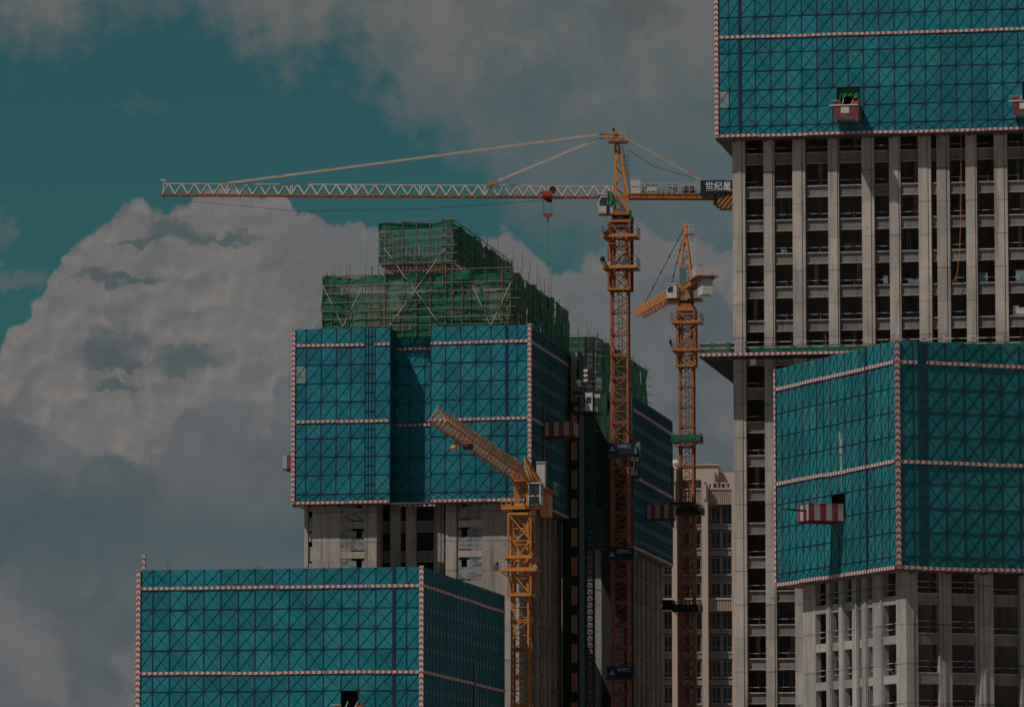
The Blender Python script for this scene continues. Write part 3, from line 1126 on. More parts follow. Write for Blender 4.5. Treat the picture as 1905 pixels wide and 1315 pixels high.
def roof_scaffold(fr, root, v0, vend, K, full=True):
    """K maps the photo measurements of tower A's scaffold to another depth"""
    fu = lambda px, py: K(px, py)
    low = [601, 617, 644, 674, 686, 703, 716, 749, 774, 800, 829, 841, 860, 875, 904, 935, 950]
    up = [705, 716, 750, 775, 800, 829, 841]
    lz = [510, 528, 544, 560, 576, 592, 606]
    uz = [411, 428, 443, 459, 474, 489]
    zl = [fu(775, y)[1] for y in lz]
    zu = [fu(775, y)[1] for y in uz]
    zmid = fu(775, 504)[1]
    zbase = zl[-1] - 1.2
    X = lambda px: fu(px, 520)[0]
    xr, xur = X(951), X(842)
    for px in low:
        x = X(px)
        top = zl[0] if px < 700 else zmid
        pole(root, (x, v0, zbase), (x, v0, top + random.choice((0.05, 0.15, 0.3, 0.6))), random.choice(('bamboo', 'bamboo', 'pole_red')))
    for px in up:
        x = X(px)
        pole(root, (x, v0 - 0.02, zmid - 1), (x, v0 - 0.02, zu[0] + random.choice((0.05, 0.4, 0.9))), 'bamboo')
    for k, z in enumerate(zl):
        a = X(597) if k else X(601)
        b = xr + random.uniform(0.2, 0.9)
        if k == 0:
            pole(root, (a, v0 - 0.09, z), (X(700), v0 - 0.09, z), 'bamboo', 0.048, 'ledger')
            pole(root, (X(716), v0 - 0.09, zmid), (b, v0 - 0.09, zmid + 0.15), 'bamboo', 0.048, 'ledger')
        else:
            pole(root, (a, v0 - 0.09, z + random.uniform(-0.1, 0.1)), (b, v0 - 0.09, z + 0.1), random.choice(('bamboo', 'pole_red')), 0.048, 'ledger')
    for z in zu:
        pole(root, (X(702), v0 - 0.11, z - 0.15), (xur + random.uniform(0.2, 0.6), v0 - 0.11, z + 0.1), 'bamboo', 0.048, 'ledger')
    if full:
        for a, b in (((715, 462), (820, 606)), ((828, 463), (726, 606)), ((601, 531), (638, 607)), ((672, 539), (639, 607)), ((880, 532), (912.5, 605)), ((951.5, 525), (914, 605))):
            p, q = fu(*a), fu(*b)
            pole(root, (p[0], v0 - 0.2, p[1]), (q[0], v0 - 0.2, q[1]), 'rail_stripe', 0.05, 'brace')
    # nets in front
    grp = [(601, 644), (644, 716), (716, 774), (774, 829), (829, 875), (875, 950)]
    for i, (a, b) in enumerate(grp):
        zt_ = zl[0] if a < 710 else zmid
        zc = zl[2] + random.uniform(-0.3, 0.3)
        net_sheet(root, (X(a), v0 + 0.12, zbase), X(b) - X(a), 0, zc - zbase, 'green_net' if i % 3 else 'green_net_dense')
        mt = 'green_net_thin' if i in (0, 1) else ('green_net_dense' if i in (3, 4) else 'green_net')
        net_sheet(root, (X(a), v0 + 0.16, zc), X(b) - X(a), 0, zt_ - zc - (0.8 if mt.endswith('thin') else 0.1), mt)
        net_sheet(root, (X(a), v0 + 0.1, zt_ - 1.1), X(b) - X(a), 0, 1.1, 'green_net_dense', 0.2, 12, 4)
    for a, b in ((705, 750), (750, 800), (800, 842)):
        net_sheet(root, (X(a), v0 + 0.1, zu[1]), X(b) - X(a), 0, zu[0] - zu[1], 'green_net_dense', 0.15, 10, 3)
        net_sheet(root, (X(a), v0 + 0.14, zu[4]), X(b) - X(a), 0, zu[1] - zu[4], 'green_net' if a == 705 else 'green_net_thin', 0.1)
        net_sheet(root, (X(a), v0 + 0.1, zu[5]), X(b) - X(a), 0, zu[4] - zu[5], 'green_net', 0.15)
    # side faces: nets, poles in rows
    ns = 8
    for i in range(ns):
        a, b = v0 + (vend - v0) * i / ns, v0 + (vend - v0) * (i + 1) / ns
        net_sheet(root, (xr, a, zbase), 0, b - a, zl[0] - zbase + 0.4, 'green_net_dense', 0.2)
        net_sheet(root, (xur, a, zu[5] + 0.2), 0, b - a, zu[0] - zu[5] - 0.2, 'green_net_dense', 0.2)
        net_sheet(root, (X(602), a, zbase), 0, b - a, zl[0] - zbase, 'green_net', 0.2)
        net_sheet(root, (X(706), a, zu[5]), 0, b - a, zu[0] - zu[5], 'green_net_thin', 0.2)
    mb = MB()
    nv = int((vend - v0) / 1.7)
    for k in range(nv + 1):
        v = v0 + (vend - v0) * k / nv
        for x, z0, z1 in ((xr + 0.1, zbase, zmid), (xur + 0.1, zl[1], zu[0])):
            if k % 3 == 0:
                mb.bar((x, v, z0), (x, v, z1 + random.choice((0.1, 0.2, 0.5, 1.0))), 0.07, 'rust')
            mb.bar((x - 1.2, v, z0), (x - 1.2, v, z1 + 0.2), 0.1, 'rust')
    for zlist, x in ((zl, xr), (zu, xur)):
        for z in zlist:
            mb.bar((x - 1.1, v0, z), (x - 1.1, vend, z), 0.09, 'rust')
        mb.bar((x + 0.12, v0 - 0.4, zlist[0]), (x + 0.12, vend, zlist[0]), 0.07, 'rust')
    for k in range(0, nv, 2):
        v = v0 + (vend - v0) * k / nv
        for z in zu:
            mb.bar((xur - 1.4, v, z + 0.05), (xur + random.uniform(0.15, 0.5), v, z + 0.05), 0.06, 'bamboo')
    mb.build('side_poles', root, kind='stuff')
    # inner rows behind the front nets, and planks
    mb = MB()
    for px in low[::1]:
        mb.bar((X(px) + 0.1, v0 + 1.3, zbase), (X(px) + 0.1, v0 + 1.3, zmid), 0.09, 'rust')
    for z in zl:
        mb.bar((X(601), v0 + 1.3, z), (xr, v0 + 1.3, z), 0.09, 'rust')
    for px in range(708, 842, 8):
        for vv in (v0 + 1.3, v0 + 3.0):
            mb.bar((X(px), vv, zmid), (X(px), vv, zu[1] + random.uniform(-1.0, 0.6)), 0.07, 'rust')
    for z in zu[1:]:
        mb.bar((X(706), v0 + 1.3, z + 0.2), (xur, v0 + 1.3, z + 0.2), 0.08, 'rust')
    for k in range(26):
        v = v0 + 0.4 + k * 0.55
        mb.bar((X(705), v, zu[5] - 0.1 - 0.02 * (k % 3)), (xur, v, zu[5] - 0.1), 0.11, random.choice(('rust', 'pole_red', 'plank')))
    for px in range(710, 842, 7):
        mb.bar((X(px), v0 + 0.3, zu[5] - 0.2), (X(px), v0 + 15, zu[5] - 0.2), 0.09, 'rust')
    mb.build('inner_poles', root, kind='stuff')
    # rising rebar and bare standards
    mb = MB()
    for px in (604, 617, 628, 640, 646, 674, 686, 688):
        mb.bar((X(px), v0 + 1.5, zl[0] - 1), (X(px), v0 + 1.5, zl[0] + random.uniform(0.6, 2.2)), 0.05, 'rust')
    mb.bar((X(674), v0 + 0.9, zl[0] - 1), (X(674), v0 + 0.9, fu(674, 422)[1]), 0.05, 'white_paint')
    for k in range(15):
        v = v0 + 3 + (vend - v0 - 3) * k / 14 + random.uniform(-0.5, 0.5)
        mb.bar((xr - 2, v, zl[1]), (xr - 2, v, zmid + random.uniform(1.5, 4.5)), 0.05, random.choice(('rust', 'bamboo', 'grey_steel')))
    mb.build('rebar', root, kind='stuff')
    # concrete storey under work inside
    mb = MB()
    mb.box(X(612), X(700), v0 + 3, v0 + 3.4, zbase, zl[3], 'concrete_warm')
    mb.box(X(716), X(800), v0 + 3.2, v0 + 3.6, zbase, zl[2], 'concrete_grey')
    mb.box(X(805), X(868), v0 + 2.6, v0 + 3.0, zbase, zl[1], 'concrete_grey')
    mb.box(X(884), X(940), v0 + 2.8, v0 + 3.2, zbase, zl[2] + 0.6, 'concrete_warm')
    mb.box(X(640), X(930), v0 + 6, v0 + 6.4, zbase, zl[2], 'concrete_dark')
    mb.build('parapet_wall', root)


scafA = A.empty('roof_scaffold', 'stepped pole scaffold wrapped in green netting on the roof of the middle tower', 'scaffold', 'green netted roof scaffolds')
roof_scaffold(A, scafA, 2.0, A.side(1057, 590, A.fu(951, 520, 2.0))[0], lambda px, py: A.front(px, py, 2.0))

# ================================================================== TOWER B (behind, same design)
B_zt, B_zb = B.fz(1176, 734), B.fz(1176, 1018)
B_rows = rows_between(B_zt, B_zb)
B_L = B.side(1251, 900)[0]
scrB = B.empty('scaffold_screen', 'shaded teal scaffold screen on the rear tower behind the tall crane mast', 'scaffold screen', 'teal scaffold screens around the towers')
Bw = -26.0
mb = MB()
n = 30
screen_panels(None, [B_L * k / n for k in range(n + 1)], B_rows, (0, 0, 0), R(90), joined=mb)
mb.build('side_panels', scrB, kind='stuff')
for z in (B_rows[9], B_rows[5], B_rows[0] + 0.1):
    hstrip(scrB, 0.1, B_L, z, (0, 0, 0), R(90))
plain_face(scrB, Bw, B.fu(1106, 900), 0, 0, B_rows)
plain_face(scrB, 0, Bw, B_L, B_L, B_rows)
plain_face(scrB, Bw, Bw, B_L, 0, B_rows)
deck(scrB, Bw, -0.02, 0.06, B_L - 0.05, B_zb, 1.55)
for dv in (34.0, 38.0):
    mb = MB()
    mb.box(0.06, 0.14, dv, dv + 1.6, B_rows[3], B_rows[7], 'black_steel')
    mb.build('door_slot', scrB)
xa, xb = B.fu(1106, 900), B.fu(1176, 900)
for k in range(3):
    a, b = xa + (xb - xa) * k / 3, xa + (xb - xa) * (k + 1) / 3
    net_sheet(scrB, (a, -0.1, B_zb + 0.2), b - a, 0, B_zt - B_zb + 0.3, 'green_net_shaded' if k == 0 else 'net_deep_shade', 0.2, 8, 14)

towB = B.empty('concrete_tower', 'unfinished rear concrete tower in shade behind the tall crane mast', 'tower', 'concrete towers under construction')
b0 = B.fu(1082, 1100, 1.7)
B_Lc = B.side(1233, 1150, -1.6)[0] + 2.0
levB = [B.fz(1150, 1060, 1.7) + STA * k for k in range(-16, 8)]
levB = [z for z in levB if 2 < z < B_zt - 1]
bR = -1.6
column(towB, Bw + 2, B.fu(1076, 1100, 1.7), 1.7, 2.1, 0, B_zt - 0.6, 'concrete_grey', 0, 'wall')
column(towB, b0, B.fu(1119, 1100, 1.7), 1.75, 2.15, 0, B_zt - 0.6, 'concrete_white', 0, 'wall')
column(towB, B.fu(1135, 1100, 1.7), bR, 1.7, 2.1, 0, B_zt - 0.6, 'concrete_grey', 0.5, 'wall')
for v in [3 + (B_Lc - 5.6) * k / 8 for k in range(9)]:
    mb = MB()
    mb.box(bR - 0.5, bR, v - 0.4, v + 0.4, 0, B_zt - 0.6, 'concrete_grey')
    mb.box(bR, bR + 0.12, v - 0.15, v + 0.15, 0, B_zt - 0.6, 'concrete_grey')
    mb.build('column', towB)
for z in levB:
    mb = MB()
    mb.box(bR - 0.6, bR - 0.3, 2.2, B_Lc - 2, z - 1.0, z, 'concrete_beam')
    mb.build('side_beam', towB)
    for a, b in ((1119.2, 1135), (1076, 1082)):
        mb = MB()
        mb.box(B.fu(a, 1100, 1.7), B.fu(b, 1100, 1.7), 1.9, 2.2, z - 1.0, z, 'concrete_beam')
        mb.build('front_beam', towB)
floors(towB, Bw + 2, bR - 0.1, 2.3, B_Lc - 2, levB)
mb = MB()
mb.box(B.fu(1120, 1100, 1.4), B.fu(1176, 1100, 1.4), 1.35, 1.4, 0, B_zb - 0.2, 'black_steel')  # added black sheet painting in the shade over this bay of the front
mb.build('net_shade_strip', towB)
mb = MB()
mb.box(Bw + 2.3, bR - 3, 7, 7.2, 0, B_zt - 1, 'concrete_dark')
mb.box(bR - 3.2, bR - 3.0, 7.3, B_Lc - 3, 0, B_zt - 1, 'concrete_dark')
mb.box(Bw + 2, bR - 0.5, B_Lc - 2.3, B_Lc - 2.0, 0, B_zt - 1, 'concrete_grey')
mb.box(Bw + 1, -1, 1, B_L - 1, B_zt - 0.6, B_zt - 0.4, 'concrete_beam')
mb.build('inner_wall', towB)
# green netted scaffold on its roof
scafB = B.empty('roof_scaffold', 'green netted roof scaffold on the rear tower, right of the middle tower', 'scaffold', 'green netted roof scaffolds')
v0 = 1.2
zr0, zr1 = B.fz(1110, 740, v0), B.fz(1110, 622, v0)
xL, xR = B.fu(1010, 640, v0), B.fu(1111, 640, v0)
vE = B.side(1202, 690, xR)[0]
nb = 5
for k in range(nb):
    a, b = xL + (xR - xL) * k / nb, xL + (xR - xL) * (k + 1) / nb
    net_sheet(scafB, (a, v0 + 0.1, zr1 - 2.4), b - a, 0, 2.4, 'green_net_dense')
    net_sheet(scafB, (a, v0 + 0.1, zr1 - 4.6), b - a, 0, 2.2, 'green_net_thin' if k < 4 else 'green_net')
    net_sheet(scafB, (a, v0 + 0.1, zr0 - 1), b - a, 0, zr1 - 4.6 - zr0 + 1, 'green_net_dense')
for px in (1040, 1062, 1076, 1095, 1110):
    x = B.fu(px, 640, v0)
    pole(scafB, (x, v0, zr0 - 1), (x, v0, zr1 + random.uniform(0.1, 1.2)))
for py in (622, 637, 651, 664, 679, 694, 708):
    z = B.fz(1080, py, v0)
    pole(scafB, (xL, v0 - 0.1, z), (xR + random.uniform(0.2, 1), v0 - 0.1, z), 'bamboo', 0.048, 'ledger')
for k in range(8):
    a, b = v0 + (vE - v0) * k / 8, v0 + (vE - v0) * (k + 1) / 8
    net_sheet(scafB, (xR, a, zr0 - 1.5), 0, b - a, zr1 - zr0 + 1.5, 'green_net_dense', 0.25)
mb = MB()
for k in range(30):
    v = v0 + (vE - v0) * k / 29
    if k % 4 == 0:
        mb.bar((xR + 0.1, v, zr0 - 1), (xR + 0.1, v, zr1 + random.uniform(0.1, 0.6)), 0.07, 'rust')
    if k % 2:
        mb.bar((xR - 1.5, v, zr0), (xR - 1.5, v, zr1 + random.uniform(0.5, 2.8)), 0.045, 'grey_steel')
for k in range(8):
    z = zr0 + (zr1 - zr0) * k / 7
    mb.bar((xR - 0.5, vE, z), (xR + random.uniform(0.3, 1.0), vE, z), 0.08, 'bamboo')
mb.build('side_poles', scafB, kind='stuff')
mb = MB()
mb.box(xL, xR - 1, v0 + 3, v0 + 3.3, zr0 - 1, zr1 - 5, 'concrete_grey')
mb.build('parapet_wall', scafB)

# ================================================================== TOWER D (upper right)
D = Frame(1331, 250, 526, -10)
D_zb = D.fz(1331, 257)
kd = (D.fz(1331, 156) - D.fz(1331, 256)) / 100.0
dr = [20, 34, 33, 35, 34, 30, 37, 35, 34, 34, 34]
D_rows = [D_zb]
for r in dr:
    D_rows.append(D_rows[-1] + r * kd)
D_zt = D_rows[-1]
D_R = D.fu(2010, 200)
D_L = 30.0
scrD = D.empty('scaffold_screen', 'large teal scaffold screen on top of the tall tower at the upper right', 'scaffold screen', 'teal scaffold screens around the towers')
pcs = [1331, 1356, 1376] + [1376 + 28.75 * k for k in range(1, 23)]
cols = [D.fu(p, 130) for p in pcs]
cols[0] = 0
i1 = 8      # columns with the loading platform opening
skip = {(8, 2), (9, 2), (20, 2), (21, 2)}
screen_panels(scrD, cols, D_rows, (0, 0, 0), 0, {}, skip, special={(0, 2): 'faded_sheet'})
for z in (D_rows[6], D_rows[0] + 0.15):
    hstrip(scrD, 0.25, cols[-1], z, (0, 0, 0), 0)
hstrip(scrD, 0.25, cols[-1], D_rows[10], (0, 0, 0), 0)
vstrip(scrD, 0.13, D_zb, D_zt, (0, 0, 0), 0)
mb = MB()
mb.box(cols[2] - 0.14, cols[2] + 0.14, -0.10, -0.055, 0, D_zt - D_zb, 'navy_steel')
mb.build('guide_rail', scrD, (0, 0, D_zb))
for ii in (8, 20):           # filler sheets beside the two openings, and the net hung inside them
    for j in (2,):
        mb = MB()
        mb.box(cols[ii], cols[ii] + 0.45, 0, 0.03, D_rows[j], D_rows[j + 1], 'teal_sheet_pale')
        mb.box(cols[ii] + 0.43, cols[ii] + 0.49, -0.03, 0.05, D_rows[j], D_rows[j + 1], 'navy_steel')
        mb.box(cols[ii + 2] - 0.38, cols[ii + 2], 0, 0.03, D_rows[j], D_rows[j + 1], 'teal_sheet')
        mb.box(cols[ii + 2] - 0.41, cols[ii + 2] - 0.35, -0.03, 0.05, D_rows[j], D_rows[j + 1], 'navy_steel')
        mb.box(cols[ii + 2] - 0.2, cols[ii + 2] - 0.14, -0.03, 0.05, D_rows[j], D_rows[j + 1], 'navy_steel')
        mb.box(cols[ii + 2] - 0.01, cols[ii + 2] + 0.05, -0.05, 0.05, D_rows[j], D_rows[j + 1], 'navy_steel')
        mb.build('filler_panel', scrD)
    q = MB()
    zt_, x0, x1 = D_rows[3], cols[ii] + 0.5, cols[ii + 2] - 0.4
    w = x1 - x0
    pts = [(0, 0.0), (w, 0.0), (w, -1.45), (w * 0.9, -1.25), (w * 0.72, -1.0), (w * 0.55, -0.85), (w * 0.35, -0.9), (w * 0.15, -1.2), (0, -1.4)]
    nseg = 10
    rowsn = []
    for k in range(nseg + 1):
        t_ = k / nseg
        bot = -0.85 - 0.6 * abs(2 * t_ - 1) ** 1.3
        base = len(q.v)
        for j in range(5):
            c_ = j / 4
            q.v.append((x0 + w * t_, 0.25 + 0.12 * math.sin(t_ * 25 + c_ * 3) * c_, zt_ - 0.02 + bot * c_))
        rowsn.append(base)
    for a, b in zip(rowsn, rowsn[1:]):
        for j in range(4):
            q.face([a + j + 1, b + j + 1, b + j, a + j], 'green_cloth')
    q.build('net_curtain', scrD)
plain_face(scrD, 0, 0, D_L, 0.0, D_rows)
plain_face(scrD, D_R, D_R, 0, D_L, D_rows)
plain_face(scrD, D_R, 0, D_L, D_L, D_rows)
deck(scrD, 0.02, D_R - 0.02, 0.06, D_L - 0.05, D_zb, 1.6)

towD = D.empty('concrete_tower', 'tall bare concrete frame tower with rows of dark open storeys at the right', 'tower', 'concrete towers under construction')
yD = 1.7
du = lambda px: D.fu(px, 450, yD)
zD0 = D.fz(1400, 285.5, yD)
STD = (zD0 - D.fz(1400, 596, yD)) / 5.0
dcols = [(1363.5, 1386.5, .3), (1421, 1440.5, .14), (1475, 1498.5, .3), (1541, 1561, .12), (1604, 1627, .3), (1655, 1675.5, .14), (1709.5, 1733, .3), (1743.5, 1767.5, .3), (1797.5, 1818, .14),
         (1850.5, 1875, .3), (1907, 1929, .14), (1968, 1992, .3)]
zDtop = D_zt - 0.6
for k, (a, b, gr) in enumerate(dcols):
    column(towD, du(a), du(b), yD - 0.12 * (k % 2 == 0), yD + 0.9, 0, zDtop, 'concrete_grey', gr)
levD = [zD0 - STD * k for k in range(-3, 22)]
levD = [z for z in levD if z > 2 and z < zDtop]
hb = 21.5 / 62.5 * STD
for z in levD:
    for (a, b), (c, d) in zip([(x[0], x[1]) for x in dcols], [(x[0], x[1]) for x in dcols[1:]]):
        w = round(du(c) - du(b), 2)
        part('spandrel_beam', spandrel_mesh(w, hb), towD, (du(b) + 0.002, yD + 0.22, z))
        if w > 1.0 and D.fz(1400, 1300, yD) < z < D_zb and random.random() < 0.93:
            o_ = part('guard_rail', rail_mesh(w, random.choice((0, 0, 0, 2))), towD, (du(b), yD + 0.55, z + random.uniform(-0.03, 0.03)))
            o_.rotation_euler[1] = random.gauss(0, 0.006)
random.seed(23)
for z in levD:
    if not D.fz(1400, 1300, yD) < z < D_zb:
        continue
    for (a, b), (c, d) in zip([(x[0], x[1]) for x in dcols], [(x[0], x[1]) for x in dcols[1:]]):
        if du(c) - du(b) < 1:
            continue
        r = random.random()
        mb = MB()
        xa_, xb_ = du(b), du(c)
        if r < 0.22:
            xx = random.uniform(xa_ + 0.3, xb_ - 0.5)
            mb.box(xx, xx + 0.4, yD + 3.0, yD + 3.4, z, z + STD - 0.3, 'concrete_grey')
            mb.build('inner_column', towD)
        elif r < 0.45:
            for q in range(random.randint(1, 3)):
                xx = random.uniform(xa_ + 0.1, xb_ - 0.1)
                mb.bar((xx, yD + 1.4, z), (xx + random.uniform(-0.2, 0.2), yD + 1.4, z + STD - 0.3), 0.07, 'grey_steel')
            mb.build('prop', towD)
        elif r < 0.56:
            mb.box(xa_ + 0.1, xb_ - 0.1, yD + 4.0, yD + 4.15, z, z + random.uniform(0.6, 1.5), 'block')
            mb.build('low_wall', towD)
random.seed(31)
floors(towD, du(1363.5) + 0.1, D_R - 0.2, yD + 0.7, D_L - 1.8, levD)
mb = MB()
mb.box(du(1370), du(1990), yD + 7, yD + 7.2, 0, zDtop, 'concrete_dark')
mb.box(du(1363.5) + 0.02, du(1363.5) + 0.4, yD + 0.92, D_L - 1.8, 0, zDtop, 'concrete_grey')
mb.box(du(1990) - 0.4, du(1990), yD + 0.92, D_L - 1.8, 0, zDtop, 'concrete_grey')
mb.box(du(1372), du(1988), D_L - 2.2, D_L - 1.8, 0, zDtop, 'concrete_grey')
mb.box(0.4, D_R - 0.4, 0.4, D_L - 0.4, zDtop, zDtop + 0.2, 'concrete_beam')
mb.build('inner_wall', towD)
# small clutter on the open floors: inner columns, stacked material
for px, py, w, hgt, mt in ((1648, 522, 0.5, 0.9, 'mesh_blue'), (1700, 523, 1.2, 0.5, 'mesh_blue'), (1826, 520, 1.3, 1.0, 'mesh_blue'), (1899, 521, 1.0, 1.2, 'mesh_blue'), (1890, 583, 0.6, 1.0, 'white_paint'), (1898, 583, 0.9, 0.8, 'white_paint'),
                           (1456, 468, 0.25, 0.3, 'white_paint'), (1462, 468, 0.2, 0.3, 'white_paint')):
    x, z = D.front(px, py, yD + 1.0)
    lz = min(levD, key=lambda q: abs(q - z))
    mb = MB()
    mb.box(-w / 2, w / 2, 0, 0.6, 0, hgt, mt)
    mb.box(-w / 2 - 0.03, w / 2 + 0.03, -0.03, 0.63, hgt, hgt + 0.06, mt)
    b_o = mb.build('material_box', None, Matrix.Translation(D.o) @ Matrix.Rotation(D.rot, 4, 'Z') @ Vector((x, yD + 0.75, lz + 0.0)), D.rot)
    b_o['label'] = {1648: 'small blue grey box on an open floor, left of the narrow double column', 1700: 'low blue grey box on an open floor beside the double column', 1826: 'wide blue grey box on an open floor, right of the orange rope',
                    1899: 'blue grey box on an open floor at the right picture edge', 1890: 'taller white box on an open floor near the right picture edge', 1898: 'lower white box on an open floor at the right picture edge',
                    1456: 'left one of two tiny white boxes on the tall tower', 1462: 'right one of two tiny white boxes on the tall tower'}[px]
    b_o['category'] = 'box'
    b_o['group'] = 'boxes on the open floors'

# catch platform round the tall tower
platD = D.empty('catch_platform', 'protruding catch platform with striped railing and green netting around the tall tower', 'platform')
vp = -1.5
zp = D.fz(1440, 659, vp)
xp0 = D.fu(1300, 655, vp)
xp1 = D.fu(1990, 655, vp)
mb = MB()
k = 0
x = xp0
while x < xp1:
    mb.box(x, x + 0.48, vp, yD - 0.05, zp - 0.16 + 0.03 * (k % 2), zp - 0.05 + 0.0, 'black_steel')
    x += 0.5
    k += 1
y = yD
while y < D_L - 2:
    mb.box(xp0 + (0.12 if k % 2 else 0.0), du(1363.5) - 0.03, y, y + 0.6, zp - 0.16 + 0.05 * (k % 2), zp - 0.05, 'black_steel')
    y += 0.62
    k += 1
mb.build('deck', platD)
mb = MB()
mb.strip(0, xp1 - xp0, 0, 0.3, 0, 0.06, 'chevron')
mb.build('toe_board', platD, (xp0, vp - 0.06, zp - 0.08))
for h_, sg in ((0.75, 0.05), (1.3, 0.05)):
    mb = MB()
    mb.bar((0, 0, 0), (xp1 - xp0, 0, 0), 0.08, 'rail_stripe')
    mb.build('rail', platD, (xp0, vp - 0.02, zp + h_))
    mb = MB()
    mb.bar((0, 0, 0), (0, D_L - 2 - vp, 0), 0.08, 'rail_stripe')
    mb.build('rail', platD, (xp0, vp, zp + h_))
pxs = [1302, 1341, 1387, 1437, 1492, 1536, 1588, 1640, 1700, 1760, 1812, 1868, 1920]
for p in pxs:
    mb = MB()
    mb.bar((0, 0, 0), (0, 0, 1.5 + random.choice((0, 0.1, 0.5))), 0.08, 'rail_stripe')
    mb.build('post', platD, (D.fu(p, 650, vp), vp + 0.02, zp - 0.1))
mb = MB()
for a, b, c in ((1302, 1357, 'green_net'), (1357, 1366, 'green_cloth'), (1388, 1640, 'green_net_dense'), (1640, 1985, 'green_net_dense')):
    x0, x1 = D.fu(a, 650, vp), D.fu(b, 650, vp)
    y_ = vp + 0.1 if a < 1380 else yD - 0.2
    nn = 12
    for i in range(nn):
        b0_ = len(mb.v)
        mb.v += [(x0 + (x1 - x0) * i / nn, y_, zp + 0.15), (x0 + (x1 - x0) * (i + 1) / nn, y_, zp + 0.15), (x0 + (x1 - x0) * (i + 1) / nn, y_ + random.uniform(-.05, .05), zp + 1.25), (x0 + (x1 - x0) * i / nn, y_, zp + 1.25)]
        mb.face([b0_, b0_ + 1, b0_ + 2, b0_ + 3], c)
mb.build('safety_net', platD)

# orange rope hanging down the tall tower
mb = MB()
pts = []
for px, py in ((1787, 240), (1788, 300), (1788, 360), (1787, 420), (1785, 470), (1781, 505), (1778, 520)):
    x, z = D.front(px, py, yD - 0.3)
    pts.append((x, yD - 0.3, z))
mb.tube(pts, 0.035, 'rope_orange', 5)
mb.tube([pts[-1], (pts[-1][0] - 0.25, pts[-1][1], pts[-1][2] - 0.1), (pts[-1][0] - 0.3, pts[-1][1], pts[-1][2] - 0.45), (pts[-1][0] + 0.05, pts[-1][1], pts[-1][2] - 0.5), (pts[-1][0] + 0.12, pts[-1][1], pts[-1][2] - 0.1)], 0.05, 'rope_orange', 5)
rp = mb.build('hanging_rope', None, D.o, D.rot)
rp['label'] = 'long orange rope hanging down in front of the tall tower columns'
rp['category'] = 'rope'

# ================================================================== TOWER C (right, nearest)
C = Frame(1668, 840, 427, 21)
C_zt, C_zb = C.fz(1668, 633), C.fz(1668, 1057)
C_rows = rows_between(C_zt, C_zb)
C_L = C.side(1443, 880)[0]
scrC = C.empty('scaffold_screen', 'brightly lit teal scaffold screen wrapping the corner of the near right tower', 'scaffold screen', 'teal scaffold screens around the towers')
lc = [1443, 1452, 1464.5] + [1464.5 + 13.45 * 1.0 * k for k in range(1, 6)]
lp = [1443.0]
vv = C_L
n = 17
cl = [C_L * k / n for k in range(n + 1)]
opn = None
vo = C.side(1565, 950)[0]
io = min(range(n), key=lambda i: abs((cl[i] + cl[i + 1]) / 2 - (C_L - vo)))
jo = max(j for j in range(10) if C_rows[j] < C.side(1560, 945)[1])
screen_panels(scrC, cl, C_rows, (0, C_L, 0), R(-90), skip={(io, jo), (io - 1, jo)}, sheet='teal_sheet_pale')
mb = MB()
mb.box(-0.01, 0.03, C_L - cl[io] - 0.5 * (cl[1]), C_L - cl[io], C_rows[jo], C_rows[jo] + 0.9, 'black_steel')
mb.build('opening_edge', scrC)
for z in (C_rows[9], C_rows[5], C_rows[0] + 0.1):
    hstrip(scrC, 0.15, C_L - 0.25, z, (0, C_L, 0), R(-90), 0.30)
vstrip(scrC, 0.1, C_zb, C_zt, (0, C_L, 0), R(-90), 0.35)
mb = MB()
mb.box(-0.12, -0.055, C_L - cl[13] - 0.12, C_L - cl[13] + 0.12, C_zb, C_zt, 'navy_steel')
mb.build('guide_rail', scrC)
mb = MB()                       # a pale streak where the sheets are worn
for px, y0, y1, hw_ in ((1563.5, 802, 845, 3.2), (1564.5, 845, 878, 2.0), (1565, 888, 912, 0.9)):
    va_, vb_ = C.side(px + hw_, y0)[0], C.side(px - hw_, y0)[0]
    za_, zb_ = C.side(px, y1)[1], C.side(px, y0)[1]
    k0 = len(mb.v)
    mb.v += [(-0.008, va_, za_), (-0.008, vb_, za_ + 0.1), (-0.008, vb_ - 0.05, zb_), (-0.008, va_ + 0.04, zb_ - 0.15)]
    mb.face([k0, k0 + 3, k0 + 2, k0 + 1], 'faded_sheet')
mb.build('worn_streak', scrC)
rcp = [1668, 1698.7, 1709, 1724.5, 1759, 1793.7, 1828, 1862.6, 1896.5, 1931, 1966, 2001, 2036]
cr = [C.fu(p, 840) for p in rcp]
cr[0] = 0
screen_panels(scrC, cr, C_rows, (0, 0, 0), 0, {2: 'L', 1: 'N'}, sheet='teal_sheet_pale')
for z, segs in ((C_rows[9], [(0.3, cr[2]), (cr[3], cr[-1])]), (C_rows[5], [(0.3, cr[-1])]), (C_rows[0] + 0.1, [(0.3, cr[2]), (cr[2], cr[-1])])):
    for a, b in segs:
        hstrip(scrC, a, b, z, (0, 0, 0), 0, 0.30)
vstrip(scrC, 0.06, C_zb, C_zt + 0.2, (0, 0, 0), 0, 0.46)
C_R = cr[-1]
plain_face(scrC, C_R, C_R, 0, C_L, C_rows)
plain_face(scrC, C_R, 0, C_L, C_L, C_rows)
pC = 1.45
deck(scrC, 0.06, C_R - 0.05, 0.06, C_L - 0.05, C_zb, pC - 0.05)

towC = C.empty('concrete_tower', 'near right concrete tower with red and white railings in its openings', 'tower', 'concrete towers under construction')
sv = lambda px: C.side(px, 1200, pC)[0]
zCtop = C_zt - 0.6
SC = 3.37
zw = C.side(1650, 1183, pC)[1]        # a sill level on the left face
levC = [zw + SC * k for k in range(-9, 12)]
levC = [z for z in levC if 1.5 < z < zCtop]
